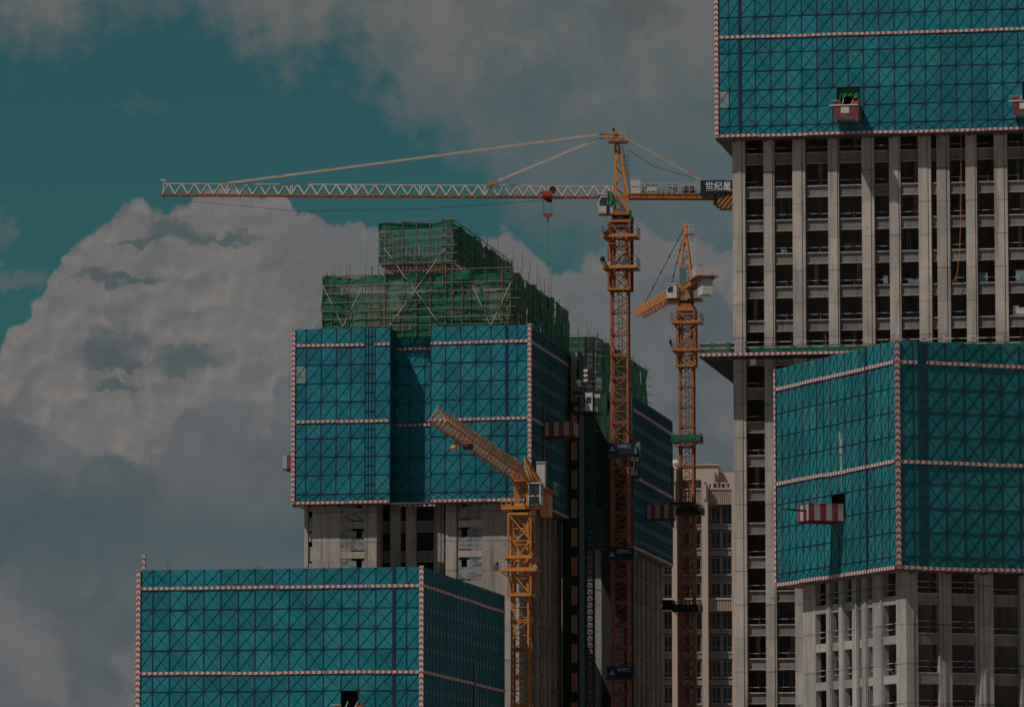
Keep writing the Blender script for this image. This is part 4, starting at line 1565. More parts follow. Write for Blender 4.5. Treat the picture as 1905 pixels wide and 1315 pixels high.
# left face piers, measured from the corner to the back (v grows to the left)
lpier = [(1642, 1669), (1623, 1627, 'thin'), (1627, 1644), (1602.7, 1613.7), (1585, 1596), (1559.7, 1570), (1536.5, 1546), (1494, 1517)]
for a, b in ((1667.5, 1690), (1623.5, 1643), (1603, 1613.5), (1585, 1596), (1560, 1570), (1537, 1546), (1494, 1517)):
    mb = MB()
    v1, v0_ = sv(a), max(sv(b), pC)
    if a == 1667.5:
        v0_ = pC
    mb.box(pC, pC + 0.55, v0_, v1, 0, zCtop, 'concrete_white')
    if 1520 < a < 1630:
        mb.box(pC - 0.1, pC, v0_ + 0.12, v0_ + 0.35, 0, zCtop, 'concrete_white')
    mb.build('pier', towC)
for z in levC:
    for a, b, d in ((1517, 1537, 0), (1546, 1560, 0.35), (1570, 1585, 0.1), (1596, 1603, 0.5), (1613.5, 1623.5, 0.2), (1643, 1667.5, 0.02)):
        mb = MB()
        va, vb = sv(b), sv(a)
        mb.box(pC + 0.04 + d * 0.3, pC + 0.5, va + 0.003, vb - 0.003, z - 0.72, z, 'concrete_white')
        mb.build('sill_beam', towC)
        if C.side(1650, 1330, pC)[1] < z < C_zb:
            w = round(vb - va, 2)
            part('guard_rail', rail_mesh(w, 1), towC, (pC + 0.35, vb, z), R(-90))
rpier = [(1684.5, 1708), (1748, 1771), (1823.5, 1848.5), (1899.5, 1925), (1975, 2000), (2040, 2062)]
cu = lambda px: C.fu(px, 1180, pC)
for k, (a, b) in enumerate(rpier):
    x0 = max(cu(a), pC) if k == 0 else cu(a)
    if k == 0:
        x0 = pC + 0.56
    mb = MB()
    mb.box(x0, cu(b), pC + (0.002 if k == 0 else 0.0), pC + 0.6, 0, zCtop, 'concrete_white')
    if k == 0:
        mb.box(cu(b) - 0.55, cu(b) - 0.42, pC - 0.06, pC, 0, zCtop, 'concrete_white')
    else:
        mb.box(cu(a) + 0.35, cu(a) + 0.55, pC - 0.1, pC, 0, zCtop, 'concrete_white')
    mb.build('pier', towC)
zr_ = C.fz(1720, 1178, pC)
for z in [zr_ + SC * k for k in range(-9, 12)]:
    if not 1.5 < z < zCtop:
        continue
    for a, b, d in ((1708, 1748, 0.1), (1771, 1817, 0.1), (1848.5, 1899.5, 0.5), (1925, 1975, 0.3), (2000, 2040, 0.3)):
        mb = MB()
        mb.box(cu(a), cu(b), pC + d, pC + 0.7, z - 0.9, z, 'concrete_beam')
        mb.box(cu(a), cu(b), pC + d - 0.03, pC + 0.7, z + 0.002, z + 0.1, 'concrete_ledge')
        mb.build('sill_beam', towC)
        if C.fz(1720, 1330, pC) < z < C_zb:
            w = round(cu(b) - cu(a), 2)
            part('guard_rail', rail_mesh(w, 0 if a > 1840 else 1), towC, (cu(a), pC + 0.35 + d, z + 0.05))
    mb = MB()
    mb.box(pC + 0.8, cu(2050), pC + 0.8, C_L - 2, z - 0.25, z - 0.05, 'concrete_beam')
    mb.build('floor_slab', towC)
mb = MB()
mb.box(cu(1817), cu(1823.5), pC + 0.25, pC + 0.5, 0, zCtop, 'concrete_dark')
mb.build('joint', towC)
mb = MB()
mb.box(cu(1700), cu(2050), pC + 8, pC + 8.2, 0, zCtop, 'concrete_dark')
mb.box(pC + 0.6, pC + 4.0, pC + 8.3, pC + 8.5, 0, zCtop, 'concrete_grey')
for v in (sv(1596), sv(1565), sv(1530)):
    mb.box(pC + 0.7, pC + 3.5, v - 0.1, v + 0.1, 0, zCtop, 'concrete_grey')
mb.box(pC + 4.2, pC + 4.4, pC + 4, C_L - 2.2, 0, zCtop, 'concrete_dark')
mb.box(pC + 0.6, cu(2050), C_L - 2.0, C_L - 1.7, 0, zCtop, 'concrete_white')
mb.box(0.4, C_R - 0.4, 0.4, C_L - 0.4, zCtop, zCtop + 0.2, 'concrete_beam')
mb.build('inner_wall', towC)

# ================================================================== TOWER E (lower left)
E = Frame(785, 1180, 491, -10)
E_zt = E.fz(785, 1054)
E_zb = E_zt - 18.85
E_rows = rows_between(E_zt, E_zb, [1.84, 2.2, 2.03, 2.02, 2.27, 1.85, 2.0, 2.0, 2.0, 1.0])
E_rows = [z - 0.0 for z in E_rows]
E_L = E.side(938, 1200)[0]
eL = E.fu(255.5, 1180)
scrE = E.empty('scaffold_screen', 'wide teal scaffold screen at the lower left below the middle tower', 'scaffold screen', 'teal scaffold screens around the towers')
pe = [255.5, 284, 315.5, 347, 379, 410.5, 442.5, 474, 505.5, 537.5, 569.5, 601.5, 634.5, 666.5, 698.5, 732, 756, 785]
cols = [E.fu(p, 1180) - eL for p in pe]
cols[0], cols[-1] = 0.0, -eL
screen_panels(scrE, cols, E_rows, (eL, 0, 0), 0, skip={(12, 3), (12, 2)})
for z in (E_rows[9], E_rows[5], E_rows[0] + 0.1):
    hstrip(scrE, 0.25, cols[-1] - 0.25, z, (eL, 0, 0), 0)
vstrip(scrE, 0.1, E_zb, E_zt, (eL, 0, 0), 0)
vstrip(scrE, -0.05, E_zb, E_zt + 0.1, (0, 0, 0), 0)
mb = MB()
mb.box(cols[15] - 0.12, cols[15] + 0.16, -0.10, -0.055, 0, E_zt - E_zb, 'navy_steel')
mb.build('guide_rail', scrE, (eL, 0, E_zb))
mb = MB()
n = 25
screen_panels(None, [E_L * k / n for k in range(n + 1)], E_rows, (0, 0, 0), R(90), joined=mb)
mb.build('side_panels', scrE, kind='stuff')
for z in (E_rows[9], E_rows[5], E_rows[0] + 0.1):
    hstrip(scrE, 0.1, E_L, z, (0, 0, 0), R(90))
mb = MB()
mb.box(0.06, 0.12, 27.5, 28.8, E_rows[3], E_rows[6], 'black_steel')
mb.build('door_slot', scrE)
plain_face(scrE, eL, eL, E_L, 0, E_rows)
plain_face(scrE, 0, eL, E_L, E_L, E_rows)
deck(scrE, eL + 0.02, -0.02, 0.06, E_L - 0.05, E_zb, 1.55)
towE = E.empty('concrete_tower', 'concrete tower wholly wrapped by the lower left teal screen', 'tower', 'concrete towers under construction')
for k in range(8):
    x = eL + 1.8 + (-eL - 4.4) * k / 7
    column(towE, x, x + 0.8, 1.7, 2.4, 0, E_zt - 1.0, 'concrete_warm', 0.2)
for k in range(9):
    v = 2.5 + (E_L - 5) * k / 8
    mb = MB()
    mb.box(-2.4, -1.7, v, v + 0.8, 0, E_zt - 1.0, 'concrete_warm')
    mb.build('column', towE)
floors(towE, eL + 1.8, -1.8, 1.9, E_L - 2, [E_zt - 1.0 - 3.3 * k for k in range(10)], 0.5)
mb = MB()
mb.box(eL + 2, -5, 7, 7.3, 0, E_zt - 1.2, 'concrete_dark')
mb.build('inner_wall', towE)
mb = MB()          # rebar starter bars above the parapet
for px in (312, 316, 470, 476, 478, 481, 484, 487, 606, 611, 580, 664):
    x = E.fu(px, 1060, 4)
    mb.bar((x, 4, E_zt - 1), (x, 4, E.fz(px, 1047 + random.uniform(-4, 6), 4)), 0.04, 'rust')
mb.build('rebar', towE, kind='stuff')
mb = MB()
x, z = E.front(267, 1056, 3)
mb.strip(-0.18, 0.18, 0, E.fz(267, 1031, 3) - z + 1.0, 0, 0.3, 'chevron', True)
pst = mb.build('striped_post', None, Matrix.Translation(E.o) @ Matrix.Rotation(E.rot, 4, 'Z') @ Vector((x, 3, z - 1.0)), E.rot)
pst['label'] = 'short striped post standing up at the left end of the lower left screen'
pst['category'] = 'post'

# ================================================================== loading platforms
def loading_platform(fr, label, loc, rotz, w, out, hgt, inset=True, mat='stripe_red', boards=False):
    """floor tray sticking out along local -y, w wide and out long"""
    p = Matrix.Translation(fr.o) @ Matrix.Rotation(fr.rot, 4, 'Z') @ Vector(loc)
    t = thing('loading_platform', label, 'loading platform', p, fr.rot + rotz, 'loading platforms on the screens')
    mb = MB()
    for k in range(8):
        mb.box(-w / 2 + w * k / 8 + 0.01, -w / 2 + w * (k + 1) / 8 - 0.01, -out, 0.6, 0, 0.08 + 0.01 * (k % 2), 'deck_steel')
    for x in (-w / 2 + 0.15, w / 2 - 0.15):
        mb.box(x - 0.07, x + 0.07, -out, 1.0, -0.2, -0.005, 'dark_red')
    mb.build('floor', t)
    for s in (-1, 1):
        mb = MB()
        mb.box(s * w / 2 - 0.03, s * w / 2 + 0.03, -out, -0.1, -0.05, hgt, mat)
        mb.bar((s * w / 2, -out, hgt + 0.04), (s * w / 2, -0.1, hgt + 0.04), 0.09, mat)
        mb.build('side_panel', t)
        mb = MB()
        mb.bar((s * w / 2, -out * 0.8, hgt), (s * (w / 2 - 0.05), 0.1, hgt + 3.0), 0.035, 'grey_steel')
        mb.build('tie_cable', t)
    mb = MB()
    mb.box(-w / 2 + 0.04, w / 2 - 0.04, -out - 0.03, -out + 0.03, -0.05, hgt - 0.02, mat)
    mb.build('front_panel', t)
    return t


# on tower C's left face
vC0, zC0 = C.side(1571, 968)
t = loading_platform(C, 'striped loading platform sticking out of the bright side of the near right screen', (0, vC0 + 1.15, zC0), R(-90), 2.3, 3.4, 1.35)
mb = MB()
mb.bar((0.5, -2.6, 0.75), (0.9, -5.6, 0.85), 0.5, 'navy_steel', 0.12)
ob = mb.build('plank_stack', None, Matrix.Translation(t.location) @ Matrix.Rotation(t.rotation_euler.z, 4, 'Z') @ Vector((0, 0, 0)), t.rotation_euler.z)
ob['label'] = 'dark plank poking out past the end of the near striped platform'
ob['category'] = 'plank'
# on tower A's right side, its left side, tower B's side
vA, zA = A.side(1012, 810)
loading_platform(A, 'striped loading platform on the shaded side of the middle screen, beside the hoist cage', (0, vA + 1.1, zA), R(90), 2.2, 3.5, 1.4)
loading_platform(A, 'small striped loading platform peeping out left of the middle screen', (uL, 8.5, A.fz(530, 872, 8)), R(-90), 2.2, 2.7, 1.4)
vB, zB = B.side(1203, 964)
loading_platform(B, 'shaded striped loading platform on the rear screen beside the second crane mast', (0, vB + 1.0, zB), R(90), 2.2, 3.4, 1.6)


def red_platform(fr, label, px0, px1, py_floor, v=-2.2):
    x0, z0 = fr.front(px0, py_floor, v)
    x1 = fr.fu(px1, py_floor, v)
    w = x1 - x0
    p = Matrix.Translation(fr.o) @ Matrix.Rotation(fr.rot, 4, 'Z') @ Vector(((x0 + x1) / 2, 0, z0))
    t = thing('loading_platform', label, 'loading platform', p, fr.rot, 'loading platforms on the screens')
    mb = MB()
    mb.box(-w / 2, w / 2, v, 1.0, -0.1, 0, 'grey_steel')
    for x in (-w / 2 + 0.2, w / 2 - 0.2):
        mb.box(x - 0.08, x + 0.08, v - 0.1, 1.2, -0.32, -0.11, 'grey_steel')
    mb.build('floor', t)
    mb = MB()
    mb.box(-w / 2, w / 2, v - 0.03, v + 0.03, 0.12, 1.35, 'dark_red')
    mb.build('front_panel', t)
    for s in (-1, 1):
        mb = MB()
        mb.box(s * (w / 2 - 0.03) - 0.03, s * (w / 2 - 0.03) + 0.03, v + 0.05, 0, 0.1, 1.75, 'red_paint')
        mb.box(s * (w / 2 - 0.35) - 0.32, s * (w / 2 - 0.35) + 0.32, v + 0.1, v + 0.16, 1.36, 1.85, 'red_paint')
        mb.build('side_panel', t)
        mb = MB()
        mb.bar((s * 0.45, v + 0.05, 1.4), (s * 0.5, -0.1, 2.3), 0.05, 'white_paint')
        mb.build('tie_bar', t)
    mb = MB()
    mb.box(-w / 2 - 0.5, w / 2 + 0.0, v - 0.12, v - 0.04, 1.33, 1.45, 'white_paint')
    mb.bar((-w / 2 - 0.35, v - 0.1, 1.9), (-w / 2 + 0.6, v + 0.1, 1.9), 0.05, 'white_paint')
    mb.bar((-w / 2 - 0.35, v - 0.1, 1.45), (-w / 2 - 0.35, v - 0.1, 1.9), 0.04, 'grey_steel')
    mb.build('hand_rail', t)
    mb = MB()
    for (a, b) in (((-w / 2, 0.08), (w / 2 - 0.1, 0.08)), ((-w / 2 + 0.1, -0.1), (w / 2, -0.1)), ((w / 2 - 0.08, 0.1), (w / 2 - 0.02, 1.3))):
        mb.bar((a[0], v - 0.08, a[1]), (b[0], v - 0.08, b[1]), 0.05, 'grey_steel')
    mb.build('pipe_frame', t)
    mb = MB()
    mb.box(-w * 0.22, w * 0.12, v - 0.05, v - 0.032, 0.55, 1.2, 'white_paint')
    mb.bar((-w * 0.15, v - 0.055, 1.2), (-w * 0.11, v - 0.055, 0.56), 0.03, 'grey_steel')
    mb.build('notice_board', t)
    return t


red_platform(D, 'red loading platform with a white board under a green net on the upper right screen', 1552, 1597, 221)
red_platform(D, 'red loading platform at the picture edge on the upper right screen', 1884.5, 1930, 213)
# platform at the foot of the picture on screen E
x0 = E.fu(622, 1312, -2.2)
t = red_platform(E, 'red and white loading platform in the dark opening of the lower left screen', 622, 675, 1347)

# ================================================================== BEIGE BUILDING
G = Frame(1306, 1000, 700, -4)
bg_ = G.empty('apartment_building', 'finished beige building with dark windows and ribbed bands behind the second crane', 'building')
gu = lambda px: G.fu(px, 1050)
gz = lambda py: G.fz(1330, py)
zr = gz(911)
x_l, x_r = gu(1218), gu(1420)
mb = MB()
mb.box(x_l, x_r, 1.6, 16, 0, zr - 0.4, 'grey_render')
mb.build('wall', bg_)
for a, b, top in ((1250.5, 1260, 880), (1306, 1317.5, 902), (1362, 1374, 905), (1205, 1214, 905)):
    mb = MB()
    mb.box(gu(a), gu(b), -1.1, 1.59, 0, gz(top), 'beige_wall')
    mb.build('pier', bg_)
    mb = MB()
    mb.box(gu(b) - 0.55, gu(b) - 0.2, -1.25, -1.1, gz(930), gz(898), 'beige_wall')
    mb.bar((gu(b) - 0.38, -1.2, gz(898)), (gu(b) - 0.38, -1.2, gz(893)), 0.4, 'white_paint')
    mb.build('ornament', bg_)


def ribbed(a, b, y0, y1):
    mb = MB()
    x0, x1 = gu(a), gu(b)
    mb.box(x0, x1, 0.05, 1.6, gz(y1), gz(y0), 'beige_wall')
    n = max(2, int((x1 - x0) / 0.25))
    for k in range(n):
        x = x0 + (x1 - x0) * (k + 0.25) / n
        mb.box(x, x + 0.12, -0.1, 0.05, gz(y1), gz(y0), 'beige_wall')
    mb.box(x0, x1, -0.2, 0.62, gz(y0) + 0.01, gz(y0) + 0.25, 'beige_wall')
    mb.build('ribbed_band', bg_)


for a, b in ((1260, 1306), (1317.5, 1362), (1214, 1250.5), (1374, 1420)):
    ribbed(a, b, 911, 938)
    ribbed(a, b, 1115, 1136)
wtops = [942, 987, 1035.5, 1083, 1138, 1180, 1227, 1276, 1324, 1372, 1420, 1470]
for i, yt in enumerate(wtops):
    for a, b in ((1215, 1232), (1234, 1250), (1262, 1282), (1285, 1304), (1322.5, 1339.5), (1342.5, 1362), (1376, 1394), (1398, 1416)):
        zt_, zb_ = gz(yt), gz(yt + 31)
        x0, x1 = gu(a), gu(b)
        fr = MB()
        for (p, q, r, s) in ((x0, x1, zt_ - 0.1, zt_), (x0, x1, zb_, zb_ + 0.1), (x0, x0 + 0.1, zb_ + 0.1, zt_ - 0.1), (x1 - 0.1, x1, zb_ + 0.1, zt_ - 0.1), ((x0 + x1) / 2 - 0.04, (x0 + x1) / 2 + 0.04, zb_ + 0.1, zt_ - 0.1), (x0 + 0.1, x1 - 0.1, zb_ + 0.55, zb_ + 0.62)):
            fr.box(p, q, 1.42, 1.58, r, s, 'frame_grey')
        wn = fr.build('window', bg_)
        pn = MB()
        pn.box(x0 + 0.1, x1 - 0.1, 1.5, 1.56, zb_ + 0.1, zt_ - 0.1, 'window_glass')
        pn.build('pane', wn)
        sl = MB()
        sl.box(x0 - 0.2, x1 + 0.2, 1.1, 1.59, zb_ - 0.22, zb_ - 0.02, 'frame_grey')
        sl.build('sill', wn)
    for a, b in ((1317.5, 1362), (1260, 1306), (1214, 1250.5)):
        if i not in (3, 0):
            mb = MB()
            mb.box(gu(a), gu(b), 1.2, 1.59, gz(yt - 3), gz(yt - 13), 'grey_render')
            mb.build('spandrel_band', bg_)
    for p in (1339.5, 1232, 1282, 1394):
        mb = MB()
        mb.box(gu(p) + 0.02, gu(p) + 0.2, 1.2, 1.59, gz(yt + 31), gz(yt), 'beige_wall' if i == 0 else 'frame_grey')
        mb.build('mullion', bg_)
# roof houses
mb = MB()
mb.box(gu(1262), gu(1336), 3, 12, zr - 0.5, gz(862), 'beige_wall')
mb.box(gu(1260), gu(1337), 2.8, 12.2, gz(862), gz(859.5), 'beige_wall')
mb.box(gu(1336) + 0.02, gu(1420), 4, 12, zr - 0.5, gz(874), 'beige_wall')
mb.box(gu(1250), gu(1262) - 0.02, 1.5, 12, zr - 0.5, gz(872), 'beige_wall')
mb.box(gu(1328), gu(1331), 2.7, 3, zr, gz(875), 'grey_render')
mb.build('roof_house', bg_)
mb = MB()
mb.box(gu(1263), gu(1303), 2.9, 2.99, gz(906), gz(889), 'black_steel')
mb.build('loggia', bg_)
for a, b in ((1318, 1324), (1326, 1335), (1341, 1350), (1352, 1358)):
    x0, x1 = G.fu(a, 905, 0.6), G.fu(b, 905, 0.6)
    ac = MB()
    ac.box(x0, x1, 0.6, 1.4, zr + 0.2, zr + 1.1, 'white_paint')
    ac.box(x0 + 0.1, x1 - 0.15, 0.55, 0.6, zr + 0.35, zr + 0.95, 'black_steel')
    ac.build('air_conditioner', bg_)
for a, b in (((1257, 898), (1266, 914)), ):
    mb = MB()
    mb.bar((gu(1256), -0.2, gz(896)), (gu(1267), -0.2, gz(915)), 0.35, 'beige_wall')
    mb.build('sloping_coping', bg_)
# round water tank with rings
p = Matrix.Translation(G.o) @ Matrix.Rotation(G.rot, 4, 'Z') @ Vector((G.fu(1256, 860, 5), 5, gz(872)))
tk = thing('water_tank', 'pale bulging water tank on the roof between rear screen and second crane mast', 'tank', p)
mb = MB()
prof = [(0.25, 0.6), (0.5, 0.9), (0.75, 0.6), (0.9, 0.55), (1.2, 0.85), (1.5, 0.55), (1.75, 0.2)]
mb.tube([(0, 0, z) for z, r in prof], [r for z, r in prof], 'white_paint', 14)
mb.build('body', tk, smooth=True)
mb = MB()
for a in (0.5, 2.6, 4.7):
    mb.bar((0.5 * math.cos(a), 0.5 * math.sin(a), 0), (0.5 * math.cos(a), 0.5 * math.sin(a), 0.45), 0.1, 'grey_steel')
mb.build('stand', tk)


# ================================================================== HOISTS
def hoist(label, px, pyt, Y, cpx0, cpx1, cy0, cy1, deg=-10):
    fr = Frame(px, 900, Y, deg)
    t = fr.empty('construction_hoist', label, 'hoist', 'construction hoists')
    ztop = fr.fz(px, pyt)
    hw, sl = 0.45, 1.5

    def sec():
        mb = MB()
        for sx in (-1, 1):
            for sy in (-1, 1):
                mb.bar((sx * hw, sy * hw, 0), (sx * hw, sy * hw, sl), 0.16, 'black_steel')
        for s in (-1, 1):
            for z in (0.0, 0.75):
                mb.bar((-hw, s * hw, z + 0.05), (hw, s * hw, z + 0.05), 0.12, 'black_steel')
                mb.bar((s * hw, -hw, z + 0.05), (s * hw, hw, z + 0.05), 0.09, 'black_steel')
                mb.bar((-hw, s * hw, z), (hw, s * hw, z + 0.75), 0.05, 'black_steel')
                mb.bar((hw, s * hw, z), (-hw, s * hw, z + 0.75), 0.05, 'black_steel')
        return mb.mesh('mast_section')
    me = cached(('hoistsec',), sec)
    n = int(ztop / sl)
    for k in range(n):
        part('mast_section', me, t, (0, 0, ztop - sl * (k + 1)))
    for k in range(0, n, 6):
        mb = MB()
        mb.bar((-hw, 0.4, 0), (-hw - 0.4, 2.6, 0), 0.1, 'black_steel')
        mb.bar((hw, 0.4, 0), (hw + 0.4, 2.6, 0), 0.1, 'black_steel')
        mb.build('wall_tie', t, (0, 0, ztop - sl * (k + 1)))
    x0, x1 = fr.fu(cpx0, cy0, -1), fr.fu(cpx1, cy0, -1)
    z0, z1 = fr.fz(px, cy1, -1), fr.fz(px, cy0, -1)
    w, h = x1 - x0, z1 - z0
    cg = MB()
    cg.box(0, w, -0.9, 0.3, 0, 0.25, 'black_steel')
    cg.box(0, w, -0.9, 0.3, h - 0.3, h, 'black_steel')
    for fx in (0, 0.22, 0.44, 0.72, 0.97):
        cg.box(w * fx, w * fx + 0.1, -0.9, -0.8, 0.25, h - 0.3, 'black_steel')
    cg.box(0, w, -0.88, -0.82, h * 0.36, h * 0.40, 'black_steel')
    cg.box(0, w, -0.88, -0.82, h * 0.66, h * 0.70, 'black_steel')
    cage = cg.build('cage', t, (x0, -0.7, z0))
    for a, b, c, d, m in ((0.03, 0.2, 0.1, 0.36, 'grey_steel'), (0.25, 0.43, 0.1, 0.36, 'grey_steel'), (0.12, 0.2, 0.7, 0.86, 'grey_steel'), (0.25, 0.34, 0.7, 0.86, 'grey_steel'), (0.74, 0.96, 0.7, 0.9, 'white_paint'), (0.74, 0.86, 0.1, 0.4, 'white_paint')):
        mb = MB()
        mb.box(w * a, w * b, -0.85, -0.81, h * c, h * d, m)
        mb.build('panel', cage)
    cb = MB()
    cb.box(w * 0.46, w * 0.71, -1.3, -0.86, h * 0.12, h * 0.9, 'white_paint')
    cb.box(w * 0.50, w * 0.67, -1.33, -1.3, h * 0.45, h * 0.72, 'cab_glass')
    cb.prism([(w * 0.55, h * 0.22), (w * 0.585, h * 0.34), (w * 0.62, h * 0.22), (w * 0.585, h * 0.25)], -1.33, -1.3, 'red_paint')
    cb.build('operator_cab', cage)
    rf = MB()
    for x in (0.05, w - 0.05):
        rf.bar((x, -0.85, h), (x, -0.85, h + 1.1), 0.06, 'grey_steel')
    rf.bar((0, -0.85, h + 1.1), (w, -0.85, h + 1.1), 0.06, 'grey_steel')
    rf.bar((0, -0.85, h + 0.55), (w, -0.85, h + 0.55), 0.05, 'grey_steel')
    rf.box(w * 0.84, w * 1.0, -0.7, -0.1, h + 0.1, h + 1.5, 'mesh_blue')
    rf.box(w * 0.1, w * 0.25, -0.5, -0.1, h + 0.0, h + 1.3, 'grey_steel')
    rf.build('roof_rail', cage)
    mb = MB()
    for k in range(3):
        mb.tube([(-hw - 0.1, -0.6, h * 0 + z1 + 1.2 + 0.55 * k), (-hw + 0.35, -0.6, z1 + 1.2 + 0.55 * k)], 0.24, 'crane_cream', 8)
        mb.box(-hw + 0.4, hw + 0.2, -0.7, -0.4, z1 + 1.0 + 0.55 * k, z1 + 1.4 + 0.55 * k, 'black_steel')
    mb.build('drive_motor', t)
    return t


hoist('dark construction hoist with a white operator cab between the middle and rear towers', 1097, 627, 568, 1067, 1120, 728, 771)
hoist('second hoist cage half hidden behind the tall crane mast under the blue banner', 1170, 845, 598, 1158, 1191, 846, 890)


# ================================================================== CRANES
def mast_section_mesh(hw, sl, leg, mat_l, mat_d, style):
    def make():
        mb = MB()
        for sx in (-1, 1):
            for sy in (-1, 1):
                mb.bar((sx * hw, sy * hw, 0), (sx * hw, sy * hw, sl), leg, mat_l)
                mb.box(sx * hw - leg * 0.68, sx * hw + leg * 0.68, sy * hw - leg * 0.68, sy * hw + leg * 0.68, sl - 0.2, sl - 0.002, mat_l)
        for s in (-1, 1):
            for a in (0, 1):
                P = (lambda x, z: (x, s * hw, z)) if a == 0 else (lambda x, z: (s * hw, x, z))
                md = mat_l if s < 0 and a == 0 else mat_d  # rear and side bracing darker, its shade put into the colour
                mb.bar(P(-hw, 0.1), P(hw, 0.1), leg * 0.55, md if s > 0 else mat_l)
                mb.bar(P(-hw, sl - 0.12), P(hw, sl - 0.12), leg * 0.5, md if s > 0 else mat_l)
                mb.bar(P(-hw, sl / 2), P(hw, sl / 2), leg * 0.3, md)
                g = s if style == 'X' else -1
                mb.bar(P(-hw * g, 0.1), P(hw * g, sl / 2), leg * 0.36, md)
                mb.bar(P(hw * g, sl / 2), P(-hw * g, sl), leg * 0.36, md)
        # ladder inside
        for x in (-0.22, 0.22):
            mb.bar((x, 0.1, 0), (x, 0.1, sl), 0.05, 'crane_brown')
        for k in range(6):
            mb.bar((-0.22, 0.1, sl * (k + 0.5) / 6), (0.22, 0.1, sl * (k + 0.5) / 6), 0.04, 'crane_brown')
        return mb.mesh('mast_section')
    return cached(('mast', hw, sl, leg, mat_l, style), make)


def mast(root, ztop, hw, sl, leg, ml, md, style, rotz):
    me = mast_section_mesh(hw, sl, leg, ml, md, style)
    z = ztop
    while z > 0:
        z -= sl
        part('mast_section', me, root, (0, 0, z), rotz)


def ring_platform(root, z, x0, x1, y0, y1, rotz, deckmat='crane_yellow', gap=1.3, rail=True, net=None):
    mb = MB()
    for a, b, c, d in ((x0, x1, y0, -gap), (x0, x1, gap, y1), (x0, -gap, -gap + 0.01, gap - 0.01), (gap, x1, -gap + 0.01, gap - 0.01)):
        if abs(b - a) > 0.05 and abs(d - c) > 0.05:
            mb.box(a, b, c, d, z - 0.12, z, 'crane_orange')
    mb.box(x0 - 0.04, x1 + 0.04, y0 - 0.06, y0 - 0.005, z - 0.22, z + 0.1, deckmat)
    for x in (x0, x1):
        mb.bar((x, y0, z - 0.05), (x * 0.5, y0 + 0.4, z - 0.9), 0.09, 'crane_orange')
    pf = mb.build('platform', root, (0, 0, 0), rotz)
    if rail:
        rb = MB()
        for x, y, x2, y2 in ((x0, y0, x1, y0), (x0, y1, x1, y1), (x0, y0, x0, y1), (x1, y0, x1, y1)):
            for hh in (0.55, 1.1):
                rb.bar((x, y, z + hh), (x2, y2, z + hh), 0.05, 'grey_steel')
            for k in range(5):
                f = k / 4
                rb.bar((x + (x2 - x) * f, y + (y2 - y) * f, z), (x + (x2 - x) * f, y + (y2 - y) * f, z + 1.12), 0.05, 'white_paint' if k in (0, 4) else 'grey_steel')
        rb.build('railing', pf)
    if net:
        nb = MB()
        for a, b, c, d in ((x0, x1, y0 - 0.1, y0 - 0.07), (x0 - 0.1, x0 - 0.07, y0, y1), (x1 + 0.07, x1 + 0.1, y0, y1)):
            nb.box(a, b, c, d, z - 0.1, z + 0.75, net)
        nb.build('net', pf)
    return pf


def climbing_frame(root, z0, z1, hw, rotz, ml='crane_orange', mb_='crane_bright'):
    mb = MB()
    w = 0.2
    for sx in (-1, 1):
        for sy in (-1, 1):
            mb.bar((sx * hw, sy * hw, z0), (sx * hw, sy * hw, z1), w, ml)
    n = max(3, int((z1 - z0) / 2.2))
    for k in range(n + 1):
        z = z0 + (z1 - z0) * k / n
        big = k in (0, n)
        for s in (-1, 1):
            mb.bar((-hw, s * hw, z), (hw, s * hw, z), 0.26 if big else 0.13, mb_ if big else ml)
            mb.bar((s * hw, -hw, z), (s * hw, hw, z), 0.26 if big else 0.13, ml)
        if k < n:
            z2 = z0 + (z1 - z0) * (k + 1) / n
            for s in (-1, 1):
                sg = 1 if k % 2 else -1
                mb.bar((-hw * sg, s * hw, z), (hw * sg, s * hw, z2), 0.12, mb_ if s < 0 else ml)
                mb.bar((s * hw, -hw * sg, z), (s * hw, hw * sg, z2), 0.10, ml)
    return mb.build('climbing_frame', root, (0, 0, 0), rotz)


def jib_truss(root, p0, p1, wb, h, secs, vlen, mat_c, mat_v, taper=0.0, name='jib_section', leg=0.16, vb=0.10):
    """triangular truss: one upper chord, two lower chords; p0 to p1 along local x, lower chords at z"""
    x0, zb0, zt0 = p0
    x1, zb1, zt1 = p1
    L = x1 - x0
    lerp = lambda a, b, t: a + (b - a) * t
    for s in range(secs):
        ta, tb = s / secs, (s + 1) / secs
        mb = MB()
        B = lambda t, sg: Vector((x0 + L * t, sg * wb / 2, lerp(zb0, zb1, t)))
        T = lambda t: Vector((x0 + L * t, 0, lerp(zt0, zt1, t)))
        g = 0.0008
        for sg in (-1, 1):
            mb.bar(B(ta + g, sg), B(tb - g, sg), leg, mat_c)
        mb.bar(T(ta + g), T(tb - g), leg * 0.8, mat_c if mat_c != 'crane_orange' else 'crane_cream')
        n = max(2, round(abs(L) * (tb - ta) / vlen))
        for k in range(n):
            a, m, b = ta + (tb - ta) * k / n, ta + (tb - ta) * (k + 0.5) / n, ta + (tb - ta) * (k + 1) / n
            for sg in (-1, 1):
                mb.bar(B(a, sg), T(m), vb, mat_v)
                mb.bar(T(m), B(b, sg), vb, mat_v)
            mb.bar(B(a, -1), B(a, 1), vb * 0.8, mat_c)
            mb.bar(B(a, -1), B(b, 1), vb * 0.6, mat_c)
        for sg in (-1, 1):
            mb.bar(B(ta + 0.002, sg), T(ta + 0.002), vb * 0.55, mat_v)
            mb.bar(B(tb - 0.002, sg), T(tb - 0.002), vb * 0.55, mat_v)
        mb.build(name, root)


